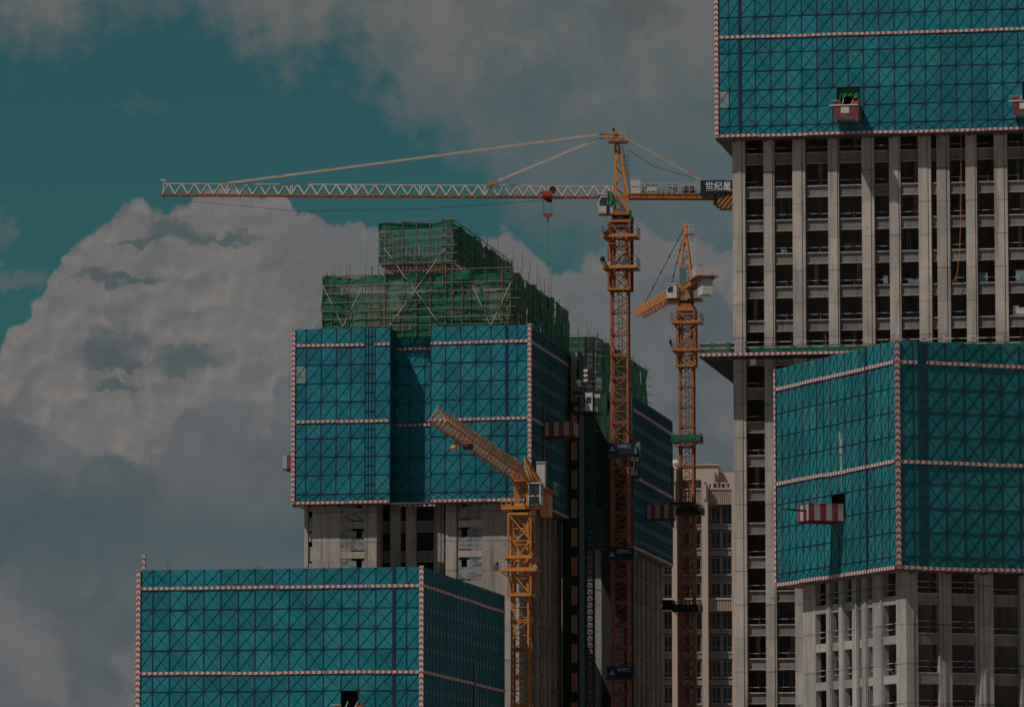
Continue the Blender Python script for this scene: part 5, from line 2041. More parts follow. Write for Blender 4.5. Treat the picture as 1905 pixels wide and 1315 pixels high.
def cab_mesh(root, loc, w, d, h, rotz=0.0, name='operator_cab'):
    mb = MB()
    mb.prism([(-w / 2, 0), (w / 2, 0), (w / 2, h), (-w / 2 + 0.25, h), (-w / 2 - 0.15, h * 0.55)], -d / 2, d / 2, 'white_paint')
    mb.box(-w / 2 - 0.1, w / 2 + 0.08, -d / 2 - 0.06, d / 2 + 0.06, h, h + 0.1, 'white_paint')
    c = mb.build(name, root, loc, rotz)
    q = MB()
    q.prism([(-w / 2 + 0.12, h * 0.42), (w * 0.12, h * 0.42), (w * 0.12, h * 0.86), (-w / 2 + 0.3, h * 0.86), (-w / 2 + 0.05, h * 0.58)], -d / 2 - 0.03, -d / 2 - 0.002, 'cab_glass')
    q.build('window', c)
    return c


# ------------------------------------------------------------------ crane 1: the tall hammerhead in the middle
K1 = Frame(1154, 600, 575, 2)
cr1 = K1.empty('tower_crane', 'tall yellow hammerhead tower crane whose long jib crosses the sky', 'tower crane', 'tower cranes')
k1 = lambda px, py, v=0.0: K1.front(px, py, v)
MR = R(-10)
zt1 = k1(1154, 538)[1]
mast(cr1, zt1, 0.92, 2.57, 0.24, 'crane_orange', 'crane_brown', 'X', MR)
climbing_frame(cr1, zt1 - 0.1, k1(1154, 414)[1], 1.22, MR, 'crane_orange', 'crane_yellow')
mb = MB()
zc, zd = k1(1154, 538)[1], k1(1154, 414)[1]
for sx in (-1, 1):
    for sy in (-1, 1):
        mb.bar((sx * 0.8, sy * 0.8, zc), (sx * 0.8, sy * 0.8, zd), 0.34, 'crane_orange')
n = 5
for k in range(n):
    za, zb_ = zc + (zd - zc) * k / n, zc + (zd - zc) * (k + 1) / n
    for s in (-1, 1):
        mb.bar((-0.8, s * 0.8, za), (0.8, s * 0.8, zb_), 0.1, 'crane_brown')
        mb.bar((0.8, s * 0.8, za), (-0.8, s * 0.8, zb_), 0.1, 'crane_orange')
        mb.bar((-0.8, s * 0.8, za), (0.8, s * 0.8, za), 0.12, 'crane_orange')
        mb.bar((s * 0.8, -0.8, za), (s * 0.8, 0.8, zb_), 0.1, 'crane_brown')
mb.build('inner_mast', cr1, (0, 0, 0), MR)
for py in (440, 498):
    z = k1(1154, py)[1]
    ring_platform(cr1, z, -2.0, 2.0, -1.5, 2.6, MR, 'crane_bright')
# bits of equipment on the platforms
z = k1(1154, 498)[1]
mb = MB()
mb.box(0.1, 0.9, -1.4, -0.9, z + 0.05, z + 0.5, 'mesh_blue')
mb.box(0.2, 0.6, -1.45, -1.0, z + 0.5, z + 0.85, 'mesh_blue')
mb.tube([(0.7, -1.2, z + 0.5), (0.7, -1.2, z + 0.8)], 0.2, 'mesh_blue', 8)
mb.build('hydraulic_pump', cr1)
mb = MB()
mb.box(-1.9, -1.2, -1.4, -0.6, z + 0.05, z + 0.55, 'crane_cream')
mb.tube([(-2.1, -1.5, z + 0.5), (-2.0, -1.2, z + 0.9)], 0.1, 'black_steel', 6)
mb.tube([(-2.15, -1.55, z + 0.75), (-2.05, -1.35, z + 0.8)], 0.3, 'black_steel', 10)
mb.build('floodlight', cr1)
z = k1(1154, 440)[1]
mb = MB()
mb.box(-1.95, -1.35, -1.4, -0.8, z + 0.02, z + 0.32, 'black_steel')
mb.tube([(-1.9, -1.2, z + 0.3), (-1.6, -1.2, z + 0.5), (-1.4, -1.2, z + 0.3)], 0.12, 'black_steel', 6)
mb.build('cable_coil', cr1)
# hanging frames beside the cage
mb = MB()
for dx, za in ((2.0, 462), (-1.95, 468)):
    zz0, zz1 = k1(1154, za + 16)[1], k1(1154, za - 3)[1]
    for a in (0, 0.35, 0.62):
        mb.bar((dx - 0.3 + a, -0.6, zz0), (dx - 0.3 + a, -0.6, zz1), 0.035, 'white_paint')
    for zz_ in (zz0, zz1):
        mb.bar((dx - 0.3, -0.6, zz_), (dx + 0.35, -0.6, zz_), 0.035, 'white_paint')
mb.build('side_frame', cr1, (0, 0, 0), MR)
# long ladder beam on the right of the cage
mb = MB()
mb.box(1.25, 1.55, -0.4, 0.0, k1(1154, 544)[1], k1(1154, 405)[1], 'crane_brown')
mb.build('guide_beam', cr1, (0, 0, 0), MR)
# transition, slewing ring, turntable
za, zb_ = k1(1154, 426)[1], k1(1154, 410)[1]
mb = MB()
mb.prism([(-1.25, za), (1.25, za), (1.25, za + 0.35), (0.85, zb_), (-0.85, zb_), (-1.25, za + 0.35)], -1.2, 1.2, 'crane_brown')
mb.build('tower_cap', cr1, (0, 0, 0), MR)
mb = MB()
mb.tube([(0, 0, zb_ + 0.002), (0, 0, k1(1154, 402)[1])], 0.95, 'black_steel', 20)
mb.build('slewing_ring', cr1)
zt_ = k1(1154, 402)[1]
mb = MB()
x0, x1 = k1(1143, 400)[0], k1(1168, 400)[0]
mb.box(x0 - 0.1, x1 + 0.1, -1.0, 1.0, zt_ + 0.01, zt_ + 0.35, 'crane_yellow')
mb.box(k1(1115, 400)[0], x0 - 0.12, -1.1, 0.4, zt_ + 0.05, zt_ + 0.2, 'crane_orange')
mb.box(x1 + 0.12, x1 + 0.4, -0.9, 0.9, zt_ - 0.9, zt_ + 0.6, 'green_cloth')
mb.build('turntable', cr1)
# tower head
mb = MB()
ap = k1(1146, 248)
bl, br = k1(1144.5, 398), k1(1166.5, 398)
ml_, mr = k1(1143.5, 366), k1(1166.5, 366)
for s in (-0.85, 0.85):
    pl = [(bl[0], s, bl[1]), (ml_[0], s, ml_[1]), (ap[0] - 0.05, s * 0.12, ap[1])]
    pr_ = [(br[0], s, br[1]), (mr[0], s, mr[1]), (ap[0] + 0.1, s * 0.12, ap[1])]
    for q in (pl, pr_):
        mb.bar(q[0], q[1], 0.24, 'crane_bright')
        mb.bar(q[1], q[2], 0.24, 'crane_bright')
    n = 7
    fr_ = [0, .17, .34, .5, .64, .77, .88]
    for k in range(6):
        a = Vector(pl[1]).lerp(Vector(pl[2]), fr_[k]) if k % 2 else Vector(pr_[1]).lerp(Vector(pr_[2]), fr_[k])
        b = Vector(pr_[1]).lerp(Vector(pr_[2]), fr_[k + 1]) if k % 2 else Vector(pl[1]).lerp(Vector(pl[2]), fr_[k + 1])
        mb.bar(a, b, 0.12, 'crane_bright' if s < 0 else 'crane_brown')
    mb.bar(pl[1], pr_[1], 0.28, 'crane_bright')
    mb.bar(pl[0], pr_[1], 0.12, 'crane_bright')
    mb.bar(pl[1], pr_[0], 0.12, 'crane_brown')
mb.box(ap[0] - 0.3, ap[0] + 0.3, -0.25, 0.25, ap[1] - 1.0, ap[1] + 0.1, 'crane_bright')
mb.build('tower_head', cr1)
mb = MB()
for (px, py) in ((1115, 251), (1114, 259)):
    q = k1(px, py)
    mb.bar((ap[0] + 0.15, -0.3, ap[1] + 0.0), (q[0] + 0.6, -0.3, q[1]), 0.26, 'crane_bright')
    mb.bar((q[0] + 0.9, -0.3, q[1] + 0.02), (q[0], -0.3, q[1]), 0.13, 'crane_brown')
q = k1(1162, 256)
mb.bar((ap[0], -0.3, ap[1] + 0.1), (q[0], -0.3, q[1]), 0.22, 'crane_bright')
q = k1(1141.5, 241.5)
mb.bar((q[0], 0, q[1]), (ap[0] - 0.1, 0, ap[1] - 0.1), 0.14, 'crane_bright')
mb.tube([(q[0], -0.1, q[1]), (q[0], 0.1, q[1])], 0.18, 'black_steel', 10)
mb.build('pendant_bracket', cr1)
# head platform
zp_ = k1(1150, 266)[1]
x0, x1 = k1(1132, 266)[0], k1(1168, 266)[0]
mb = MB()
mb.box(x0, x1, -1.0, 0.9, zp_, zp_ + 0.14, 'crane_orange')
pf = mb.build('head_platform', cr1)
mb = MB()
for y in (-1.0, 0.9):
    for hh in (0.5, 1.0):
        mb.bar((x0, y, zp_ + hh), (x1, y, zp_ + hh), 0.04, 'white_paint')
    for k in range(5):
        x = x0 + (x1 - x0) * k / 4
        mb.bar((x, y, zp_), (x, y, zp_ + 1.02), 0.05, 'grey_steel')
mb.box(x0 + 0.2, x1 - 0.3, 0.9, 0.93, zp_ + 0.3, zp_ + 0.75, 'mesh_blue')
mb.build('railing', pf)
# ladder with safety hoops
mb = MB()
p, q = k1(1153.5, 270), k1(1169, 365)
for dx in (0, 0.35):
    mb.bar((p[0] + dx, 0.6, p[1]), (q[0] + dx, 0.6, q[1]), 0.06, 'grey_steel')
for k in range(18):
    f = k / 17
    mb.bar((p[0] + (q[0] - p[0]) * f, 0.6, p[1] + (q[1] - p[1]) * f), (p[0] + 0.35 + (q[0] - p[0]) * f, 0.6, p[1] + (q[1] - p[1]) * f), 0.04, 'grey_steel')
a, b = k1(1160, 288), k1(1171, 328)
for k in range(5):
    f = k / 4
    zz_ = a[1] + (b[1] - a[1]) * f
    xx = a[0] + 0.25 * f
    mb.bar((xx, 0.3, zz_), (xx + 0.55, 0.3, zz_), 0.05, 'white_paint')
for dx in (0, 0.18, 0.37, 0.55):
    mb.bar((a[0] + dx, 0.3, a[1]), (a[0] + dx + 0.25, 0.3, b[1]), 0.06, 'white_paint')
mb.build('ladder', cr1)
# cab with green tarpaulin
x0, z0 = k1(1127, 400)
cw = k1(1138, 400)[0] - k1(1113, 400)[0]
ch = k1(1120, 365)[1] - k1(1120, 399)[1]
cb = cab_mesh(cr1, (k1(1125.5, 400)[0], -0.45, k1(1120, 399)[1]), cw, 1.3, ch)
mb = MB()
mb.box(-cw * 0.1 + 0.25, cw * 0.28, -0.71, -0.69, 0.02, ch * 0.45, 'navy_cloth')
mb.build('side_banner', cb)
mb = MB()
q = MB()
for j in range(7):
    for i in range(6):
        a, c = i / 5, j / 6
        mb.v.append((cw * 0.12 + 0.1 * c + a * (0.55 + 0.35 * math.sin(c * 2.2)), -0.74 - 0.06 * math.sin(a * 9 + c * 4), ch * 1.18 - c * ch * 0.75))
for j in range(6):
    for i in range(5):
        b0_ = j * 6 + i
        mb.face([b0_ + 6, b0_ + 7, b0_ + 1, b0_], 'green_cloth')
mb.build('tarpaulin', cb)
mb = MB()
mb.box(-0.35, 0.35, -0.9, -0.5, 0, 0.55, 'grey_steel')
mb.box(-0.3, -0.05, -0.85, -0.55, 0.551, 0.85, 'black_steel')
mb.build('control_box', cr1, (k1(1157, 400)[0], 0, k1(1157, 397)[1]))
# jib
xr_, zbr = k1(1141, 367.5)
xt_, zbt = k1(302, 363)
zttr, zttt = k1(1133, 346.5)[1], k1(305, 341.5)[1]
jib_truss(cr1, (xr_, zbr, zttr), (xt_, zbt, zttt), 1.35, 1.2, 7, 1.62, 'crane_orange', 'crane_cream', leg=0.15, vb=0.11)
mb = MB()
q = k1(303, 336)
mb.bar((xt_ + 0.3, 0, zttt), (xt_ + 0.3, 0, q[1] + 0.1), 0.05, 'white_paint')
mb.box(xt_ - 0.2, xt_ + 0.35, -0.02, 0.02, q[1] - 0.02, q[1] + 0.16, 'crane_cream')
mb.build('tip_flag', cr1)
mb = MB()
mb.box(xt_ - 0.1, xt_ + 0.5, -0.5, 0.5, zbt - 0.25, zbt + 0.05, 'crane_orange')
mb.build('tip_sheave', cr1)
mb = MB()
a, b = k1(403, 343), k1(425, 341)
mb.prism([(a[0], a[1] - 0.1), (b[0], b[1] - 0.2), (b[0], b[1] + 0.12), ((a[0] + b[0]) / 2, a[1] + 0.15)], -0.1, 0.1, 'crane_bright')
mb.build('pendant_anchor', cr1)


def pendant(root, a, b, joints, y=-0.3):
    mb = MB()
    A_, B_ = Vector((a[0], y, a[1])), Vector((b[0], y, b[1]))
    for dy in (-0.12, 0.12):
        mb.bar(A_ + Vector((0, dy, dy * 0.7)), B_ + Vector((0, dy, dy * 0.7)), 0.11, 'crane_cream')
    for f in joints:
        c = A_.lerp(B_, f)
        d = (B_ - A_).normalized()
        mb.bar(c - d * 0.4, c + d * 0.4, 0.24, 'crane_bright')
    mb.build('pendant', root)


a = k1(1114, 251)
pendant(cr1, a, k1(424, 341.5), [0.14, 0.285, 0.43, 0.575, 0.72, 0.86])
a = k1(1112, 260)
b = k1(905, 346)
pendant(cr1, a, k1(927, 337), [0.5])
mb = MB()
q = k1(925, 338)
mb.bar((q[0], -0.3, q[1]), (b[0], -0.3, b[1]), 0.3, 'crane_bright')
mb.build('pendant_anchor', cr1)
pendant(cr1, k1(1163, 257), k1(1303, 336), [0.5, 0.86])
mb = MB()
a, b, c = k1(1167, 278), k1(1215, 305), k1(1300, 334)
mb.tube([(a[0], 0.3, a[1]), (b[0], 0.3, b[1] - 0.2), (c[0], 0.3, c[1])], 0.03, 'black_steel', 5)
a, b, c, d = k1(330, 372), k1(560, 393), k1(800, 388), k1(1110, 365)
mb.tube([(a[0], 0.2, a[1]), (b[0], 0.2, b[1]), (c[0], 0.2, c[1]), (d[0], 0.2, d[1])], 0.022, 'black_steel', 5)
mb.build('cable', cr1)
# trolley, falls, hook block, chain
x, z = k1(1019, 366)
mb = MB()
mb.box(x - 0.65, x + 0.5, -0.8, 0.8, z + 0.0, z + 0.55, 'red_paint')
mb.prism([(x - 0.5, z - 0.35), (x + 0.4, z - 0.35), (x + 0.5, z), (x - 0.4, z)], -0.6, 0.6, 'red_paint')
mb.box(x - 1.0, x - 0.6, -0.1, 0.1, z + 0.3, z + 0.45, 'dark_red')
mb.tube([(x + 0.55, -0.5, z + 0.75), (x + 0.55, 0.5, z + 0.75)], 0.4, 'black_steel', 12)
mb.box(x - 0.15, x + 0.5, -0.3, 0.3, z - 0.62, z - 0.36, 'black_steel')
trl = mb.build('trolley', cr1)
hx, hz = k1(1019, 401)
mb = MB()
for dx in (-0.5, 0.42):
    mb.bar((x + dx, 0, z - 0.4), (hx + dx * 0.95, 0, hz + 0.2), 0.035, 'black_steel')
mb.build('hoist_rope', cr1)
mb = MB()
mb.prism([(hx - 0.52, hz + 0.25), (hx + 0.55, hz + 0.25), (hx + 0.55, hz), (hx + 0.15, hz - 0.25), (hx - 0.15, hz - 0.25), (hx - 0.52, hz)], -0.18, 0.18, 'red_paint')
mb.tube([(hx, 0, hz - 0.25), (hx + 0.02, 0, hz - 0.5), (hx + 0.12, 0, hz - 0.62), (hx, 0, hz - 0.75), (hx - 0.12, 0, hz - 0.62)], 0.06, 'black_steel', 6)
mb.build('hook_block', cr1)
mb = MB()
ez = k1(1019, 488)[1]
n = 40
for k in range(n):
    z1_ = hz - 0.6 + (ez - hz + 0.6) * k / n
    z2_ = hz - 0.6 + (ez - hz + 0.6) * (k + 0.75) / n
    dx = 0.04 * math.sin(k * 0.7)
    mb.bar((hx + dx, 0.02 * (k % 2), z1_), (hx + dx, 0.02 * (k % 2), z2_), 0.05, 'grey_steel')
mb.tube([(hx - 0.02, 0, ez), (hx + 0.1, 0, ez - 0.3), (hx, 0, ez - 0.58), (hx - 0.16, 0, ez - 0.4), (hx - 0.14, 0, ez - 0.15)], 0.045, 'grey_steel', 6)
mb.build('sling_chain', cr1)
# counter jib
x0, z0 = k1(1166, 371)
x1 = k1(1384, 371)[0]
zt_ = k1(1166, 361)[1]
mb = MB()
for y in (-0.75, 0.75):
    mb.box(x0, x1, y - 0.09, y + 0.09, z0 + 0.02, z0 + 0.14, 'crane_yellow')
    mb.box(x0, x1, y - 0.05, y + 0.05, z0 + 0.14, zt_ - 0.12, 'crane_orange')
    mb.box(x0, x1, y - 0.11, y + 0.11, zt_ - 0.12, zt_, 'crane_bright')
for k in range(14):
    x = x0 + (x1 - x0) * k / 13
    mb.box(x - 0.05, x + 0.05, -0.65, 0.65, z0 + 0.2, zt_ - 0.15, 'crane_brown')
mb.box(x0, x1, -0.63, 0.63, zt_ - 0.1, zt_ - 0.04, 'deck_steel')
mb.build('counter_jib', cr1)
mb = MB()
xr0, xr1 = k1(1188, 350)[0], k1(1302, 350)[0]
for y in (-0.95, 0.95):
    for hh in (0.35, 0.7, 1.1):
        mb.bar((xr0, y, zt_ + hh), (xr1, y, zt_ + hh + 0.1), 0.05, 'white_paint')
    for k in range(12):
        x = xr0 + (xr1 - xr0) * k / 11
        mb.bar((x, y, zt_ - 0.1), (x, y, zt_ + 1.15), 0.045, 'white_paint')
mb.box(xr0 + 0.5, xr1 - 2.5, 0.97, 0.99, zt_ + 0.05, zt_ + 0.95, 'mesh_blue')
mb.build('railing', cr1)
mb = MB()
a, b = k1(1173, 358), k1(1191, 336.5)
mb.box(a[0], b[0], -0.7, 0.7, zt_ + 0.01, b[1], 'white_paint')
mb.box(a[0] + 0.03, b[0] - 0.03, -0.73, -0.7, zt_ + 0.75, zt_ + 0.79, 'frame_grey')
mb.build('electric_cabinet', cr1)
mb = MB()
a, b = k1(1204, 358), k1(1222, 347)
mb.box(a[0], b[0], -0.6, 0.6, zt_ + 0.01, b[1], 'white_paint')
mb.box(a[0] - 0.05, b[0] + 0.05, -0.65, 0.65, b[1] + 0.002, b[1] + 0.08, 'crane_brown')
mb.build('cable_drum_box', cr1)
mb = MB()
a, b = k1(1269, 357), k1(1295, 347)
mb.prism([(a[0], zt_ + 0.02), (b[0], zt_ + 0.02), (b[0] - 0.25, b[1]), (a[0] + 0.1, b[1])], -0.6, 0.6, 'black_steel')
mb.tube([((a[0] + b[0]) / 2, -0.7, zt_ + 0.4), ((a[0] + b[0]) / 2, 0.7, zt_ + 0.4)], 0.42, 'rust', 12)
mb.build('winch', cr1)
a, b = k1(1302, 358), k1(1372, 338.5)
mb = MB()
nseg = 3
for k in range(nseg):
    xx0, xx1 = a[0] + (b[0] - a[0]) * k / nseg, a[0] + (b[0] - a[0]) * (k + 1) / nseg
    mb.box(xx0, xx1 - 0.01, -1.05 - 0.02 * (k % 2), -1.0, a[1] + 0.05 * (k - 1), b[1] + 0.04 * (k % 2), 'navy_cloth')
sg_ = mb.build('sign_board', cr1)
mb = MB()
mb.prism([(a[0], a[1]), (a[0] + 3.1, a[1] + 0.05), (a[0] + 2.5, a[1] - 0.35), (a[0] - 0.15, a[1] - 0.4)], -1.06, -1.02, 'navy_cloth')
mb.bar((a[0] + 0.6, -1.09, a[1] + 0.02), (k1(1361, 356)[0], -1.09, a[1] + 0.14), 0.05, 'print_white')
mb.build('banner_hem', sg_)
tm = text_mesh('世纪星', 1.0, 'print_white', 0.012)
xs = [v.co.x for v in tm.vertices] or [0, 1]
zs = [v.co.z for v in tm.vertices] or [0, 1]
ta, tb = k1(1311, 355), k1(1358.5, 341)
sx_, sz_ = (tb[0] - ta[0]) / (max(xs) - min(xs)), (tb[1] - ta[1]) / (max(zs) - min(zs))
part('lettering', tm, sg_, (ta[0] - min(xs) * sx_, -1.10, ta[1] - min(zs) * sz_), 0, scale=(sx_, 1, sz_))
a, b = k1(1328, 363), k1(1376, 390)
mb = MB()
n = 7
w = (b[0] - a[0] - 0.35)
for k in range(n):
    xx = a[0] + 0.35 + w * k / n
    mb.box(xx, xx + w / n - 0.04, -0.9, 0.9, b[1] + (0.25 if k < 1 else 0), a[1], 'counterweight')
mb.box(a[0], a[0] + 0.33, -0.8, 0.8, a[1] - 1.1, a[1], 'black_steel')
mb.box(a[0], b[0], -0.95, 0.95, a[1] + 0.002, a[1] + 0.3, 'crane_brown')
mb.build('counterweight', cr1)
# blue banners on the mast
ban_txt = text_mesh('恒建施工', 1.0, 'print_dim', 0.008)
xs = [v.co.x for v in ban_txt.vertices]
zs = [v.co.z for v in ban_txt.vertices]
for yt, yb in ((824, 844), (1019, 1040), (1239, 1260)):
    vv = -1.75
    a, b = k1(1129, yb, vv), k1(1179, yt, vv)
    mb = MB()
    mb.box(a[0], b[0], vv, vv + 0.04, a[1], b[1], 'navy_cloth')
    mb.box(b[0], b[0] + 0.05, vv + 0.05, 1.4, a[1], b[1], 'navy_cloth')
    mb.box(b[0] + 0.05, b[0] + 0.35, vv + 0.05, vv + 0.1, a[1] + 0.0, b[1] - 0.05, 'mesh_blue')
    mb.box(a[0], b[0], vv + 0.05, 1.4, a[1] - 0.12, a[1] - 0.01, 'crane_brown')
    bn = mb.build('banner', cr1)
    h = b[1] - a[1]
    tr = MB()
    tx, tz = k1(1133, yb - 4, vv)[0], a[1] + 0.25 * h
    tr.prism([(tx, tz), (tx + 0.7, tz), (tx + 0.35, tz + 0.62)], vv - 0.02, vv - 0.003, 'print_dim')
    tr.build('triangle_mark', bn)
    ta, tb = k1(1148, yt + 10, vv), k1(1174, yt + 4, vv)
    sx_, sz_ = (tb[0] - ta[0]) / (max(xs) - min(xs)), (tb[1] - ta[1]) * 1.25 / (max(zs) - min(zs))
    part('lettering', ban_txt, bn, (ta[0] - min(xs) * sx_, vv - 0.012, ta[1] - min(zs) * sz_), 0, scale=(sx_, 1, sz_))

# ------------------------------------------------------------------ crane 2: farther crane right of the first, jib turned away
K2 = Frame(1278, 700, 640, -10)
cr2 = K2.empty('tower_crane', 'farther orange tower crane with its foreshortened jib turned away, before the beige building', 'tower crane', 'tower cranes')
k2 = lambda px, py, v=0.0: K2.front(px, py, v)
zt2 = k2(1278, 682)[1]
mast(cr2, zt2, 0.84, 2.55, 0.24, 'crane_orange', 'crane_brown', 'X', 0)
climbing_frame(cr2, zt2, k2(1278, 578)[1], 1.12, 0, 'crane_orange', 'crane_yellow')
zc, zd = zt2, k2(1278, 572)[1]
mb = MB()
for sx in (-1, 1):
    for sy in (-1, 1):
        mb.bar((sx * 0.75, sy * 0.75, zc), (sx * 0.75, sy * 0.75, zd), 0.3, 'crane_orange')
for k in range(5):
    za, zb_ = zc + (zd - zc) * k / 5, zc + (zd - zc) * (k + 1) / 5
    for s in (-1, 1):
        mb.bar((-0.75, s * 0.75, za), (0.75, s * 0.75, zb_), 0.1, 'crane_brown')
        mb.bar((0.75, s * 0.75, za), (-0.75, s * 0.75, zb_), 0.1, 'crane_orange')
        mb.bar((-0.75, s * 0.75, za), (0.75, s * 0.75, za), 0.13, 'crane_yellow')
mb.build('inner_mast', cr2)
for py, net in ((600, None), (651, None)):
    ring_platform(cr2, k2(1278, py)[1], -1.9, 1.9, -1.5, 2.3, 0, 'crane_yellow')
mb = MB()
z = k2(1251, 640)[1]
mb.tube([(-1.9, -1.5, z), (-1.8, -1.3, z - 0.4)], 0.12, 'black_steel', 6)
mb.tube([(-2.0, -1.6, z + 0.15), (-1.8, -1.5, z + 0.15)], 0.25, 'black_steel', 8)
mb.build('floodlight', cr2)
ring_platform(cr2, k2(1278, 822)[1], -1.75, 1.75, -1.6, 1.6, 0, 'crane_brown', 1.2, True, 'green_net')
ring_platform(cr2, k2(1270, 956)[1], -1.6, 1.9, -1.6, 1.6, 0, 'black_steel', 1.2, True, 'net_deep_shade')
ring_platform(cr2, k2(1270, 1136)[1], -1.7, 1.6, -1.6, 1.6, 0, 'black_steel', 1.2, True, 'net_deep_shade')
for py, l in ((937, 1250), (1131, 1233)):
    z = k2(1270, py)[1]
    mb = MB()
    x0 = k2(l, py)[0]
    mb.bar((x0, -0.9, z), (1.2, -1.2, z), 0.28, 'black_steel')
    mb.bar((x0, 0.9, z), (1.2, 1.2, z), 0.28, 'black_steel')
    if py > 1000:
        mb.box(x0, -1.7, -1.0, 1.0, z - 0.2, z + 1.0, 'black_steel')
        mb.bar((x0 - 0.15, -1.2, z + 0.3), (x0 + 0.1, -1.2, z + 0.3), 0.4, 'print_white')
    mb.build('wall_tie', cr2)
# slewing unit and turntable
za, zb_ = k2(1278, 588)[1], k2(1278, 566)[1]
mb = MB()
mb.prism([(-1.15, za), (1.15, za), (1.15, zb_ - 0.5), (0.8, zb_), (-0.8, zb_), (-1.15, zb_ - 0.5)], -1.1, 1.1, 'crane_orange')
mb.build('tower_cap', cr2)
mb = MB()
mb.tube([(0, 0, zb_ + 0.002), (0, 0, zb_ + 0.35)], 0.95, 'black_steel', 18)
mb.build('slewing_ring', cr2)
mb = MB()
zq = zb_ + 0.36
mb.box(k2(1245, 565)[0], k2(1306, 565)[0], -1.1, 1.1, zq, zq + 0.28, 'crane_orange')
mb.build('turntable', cr2)
zb2 = zq + 0.28
apx, apz = k2(1274.5, 417)
mb = MB()
for s in (-0.8, 0.8):
    l0, r0 = (k2(1266, 560)[0], s, zb2), (k2(1288, 560)[0], s, zb2)
    lm, rm = (k2(1267.5, 500)[0], s * 0.8, k2(1270, 500)[1]), (k2(1284.5, 500)[0], s * 0.8, k2(1270, 500)[1])
    tp = Vector((apx, s * 0.15, apz))
    for q in ((l0, lm), (lm, tp), (r0, rm), (rm, tp)):
        mb.bar(q[0], q[1], 0.22, 'crane_yellow')
    for k in range(6):
        f0, f1 = k / 6.5, (k + 1) / 6.5
        a = Vector(lm).lerp(tp, f0) if k % 2 else Vector(rm).lerp(tp, f0)
        b = Vector(rm).lerp(tp, f1) if k % 2 else Vector(lm).lerp(tp, f1)
        mb.bar(a, b, 0.1, 'crane_brown')
    mb.bar(l0, rm, 0.12, 'crane_brown')
    mb.bar(r0, lm, 0.12, 'crane_orange')
    mb.bar(lm, rm, 0.15, 'crane_orange')
mb.box(apx - 0.25, apx + 0.25, -0.3, 0.3, apz - 0.4, apz + 0.15, 'crane_bright')
mb.build('tower_head', cr2)
zp_ = k2(1280, 437)[1]
x0, x1 = k2(1276, 437)[0], k2(1291, 437)[0]
mb = MB()
mb.box(x0, x1, -0.8, 0.8, zp_, zp_ + 0.15, 'crane_yellow')
pf = mb.build('head_platform', cr2)
mb = MB()
for hh in (0.6, 1.15):
    mb.bar((x0, -0.8, zp_ + hh), (x1, -0.8, zp_ + hh), 0.05, 'white_paint')
    mb.bar((x1, -0.8, zp_ + hh), (x1, 0.8, zp_ + hh), 0.05, 'white_paint')
for x in (x0, (x0 + x1) / 2, x1):
    mb.bar((x, -0.8, zp_), (x, -0.8, zp_ + 1.15), 0.05, 'white_paint')
mb.build('railing', pf)
mb = MB()
p, q = k2(1285, 440), k2(1289, 500)
for dx in (0, 0.35):
    mb.bar((p[0] + dx, -0.3, p[1]), (q[0] + dx, -0.3, q[1]), 0.05, 'white_paint')
for k in range(14):
    f = k / 13
    mb.bar((p[0] + (q[0] - p[0]) * f, -0.3, p[1] + (q[1] - p[1]) * f), (p[0] + 0.35 + (q[0] - p[0]) * f, -0.3, p[1] + (q[1] - p[1]) * f), 0.04, 'white_paint')
mb.build('ladder', cr2)
cb = cab_mesh(cr2, (k2(1253, 560)[0], -0.9, zb2 + 0.02), 1.25, 1.4, k2(1252, 532)[1] - zb2)
# the slewing upper works: jib away to the left, counter jib towards the viewer
zj = k2(1262, 541)[1]
tipw = at(1180, 591, 669)
rootw = at(1268, 541, 640)
dirw = Vector((tipw.x - rootw.x, tipw.y - rootw.y, 0))
psi = math.atan2(-dirw.y, -dirw.x)
jr = thing('jib_pivot', '', '')
del jr['label'], jr['category']
bpy.data.objects.remove(jr)


def rotated_jib(root, fr, psi, build):
    """build into a temporary list of meshes, then turn them into the crane's frame"""
    before = set(bpy.data.objects)
    build()
    for o in set(bpy.data.objects) - before:
        if o.parent is root:
            o.rotation_euler = (0, 0, psi - fr.rot)


LJ = dirw.length + 0.8


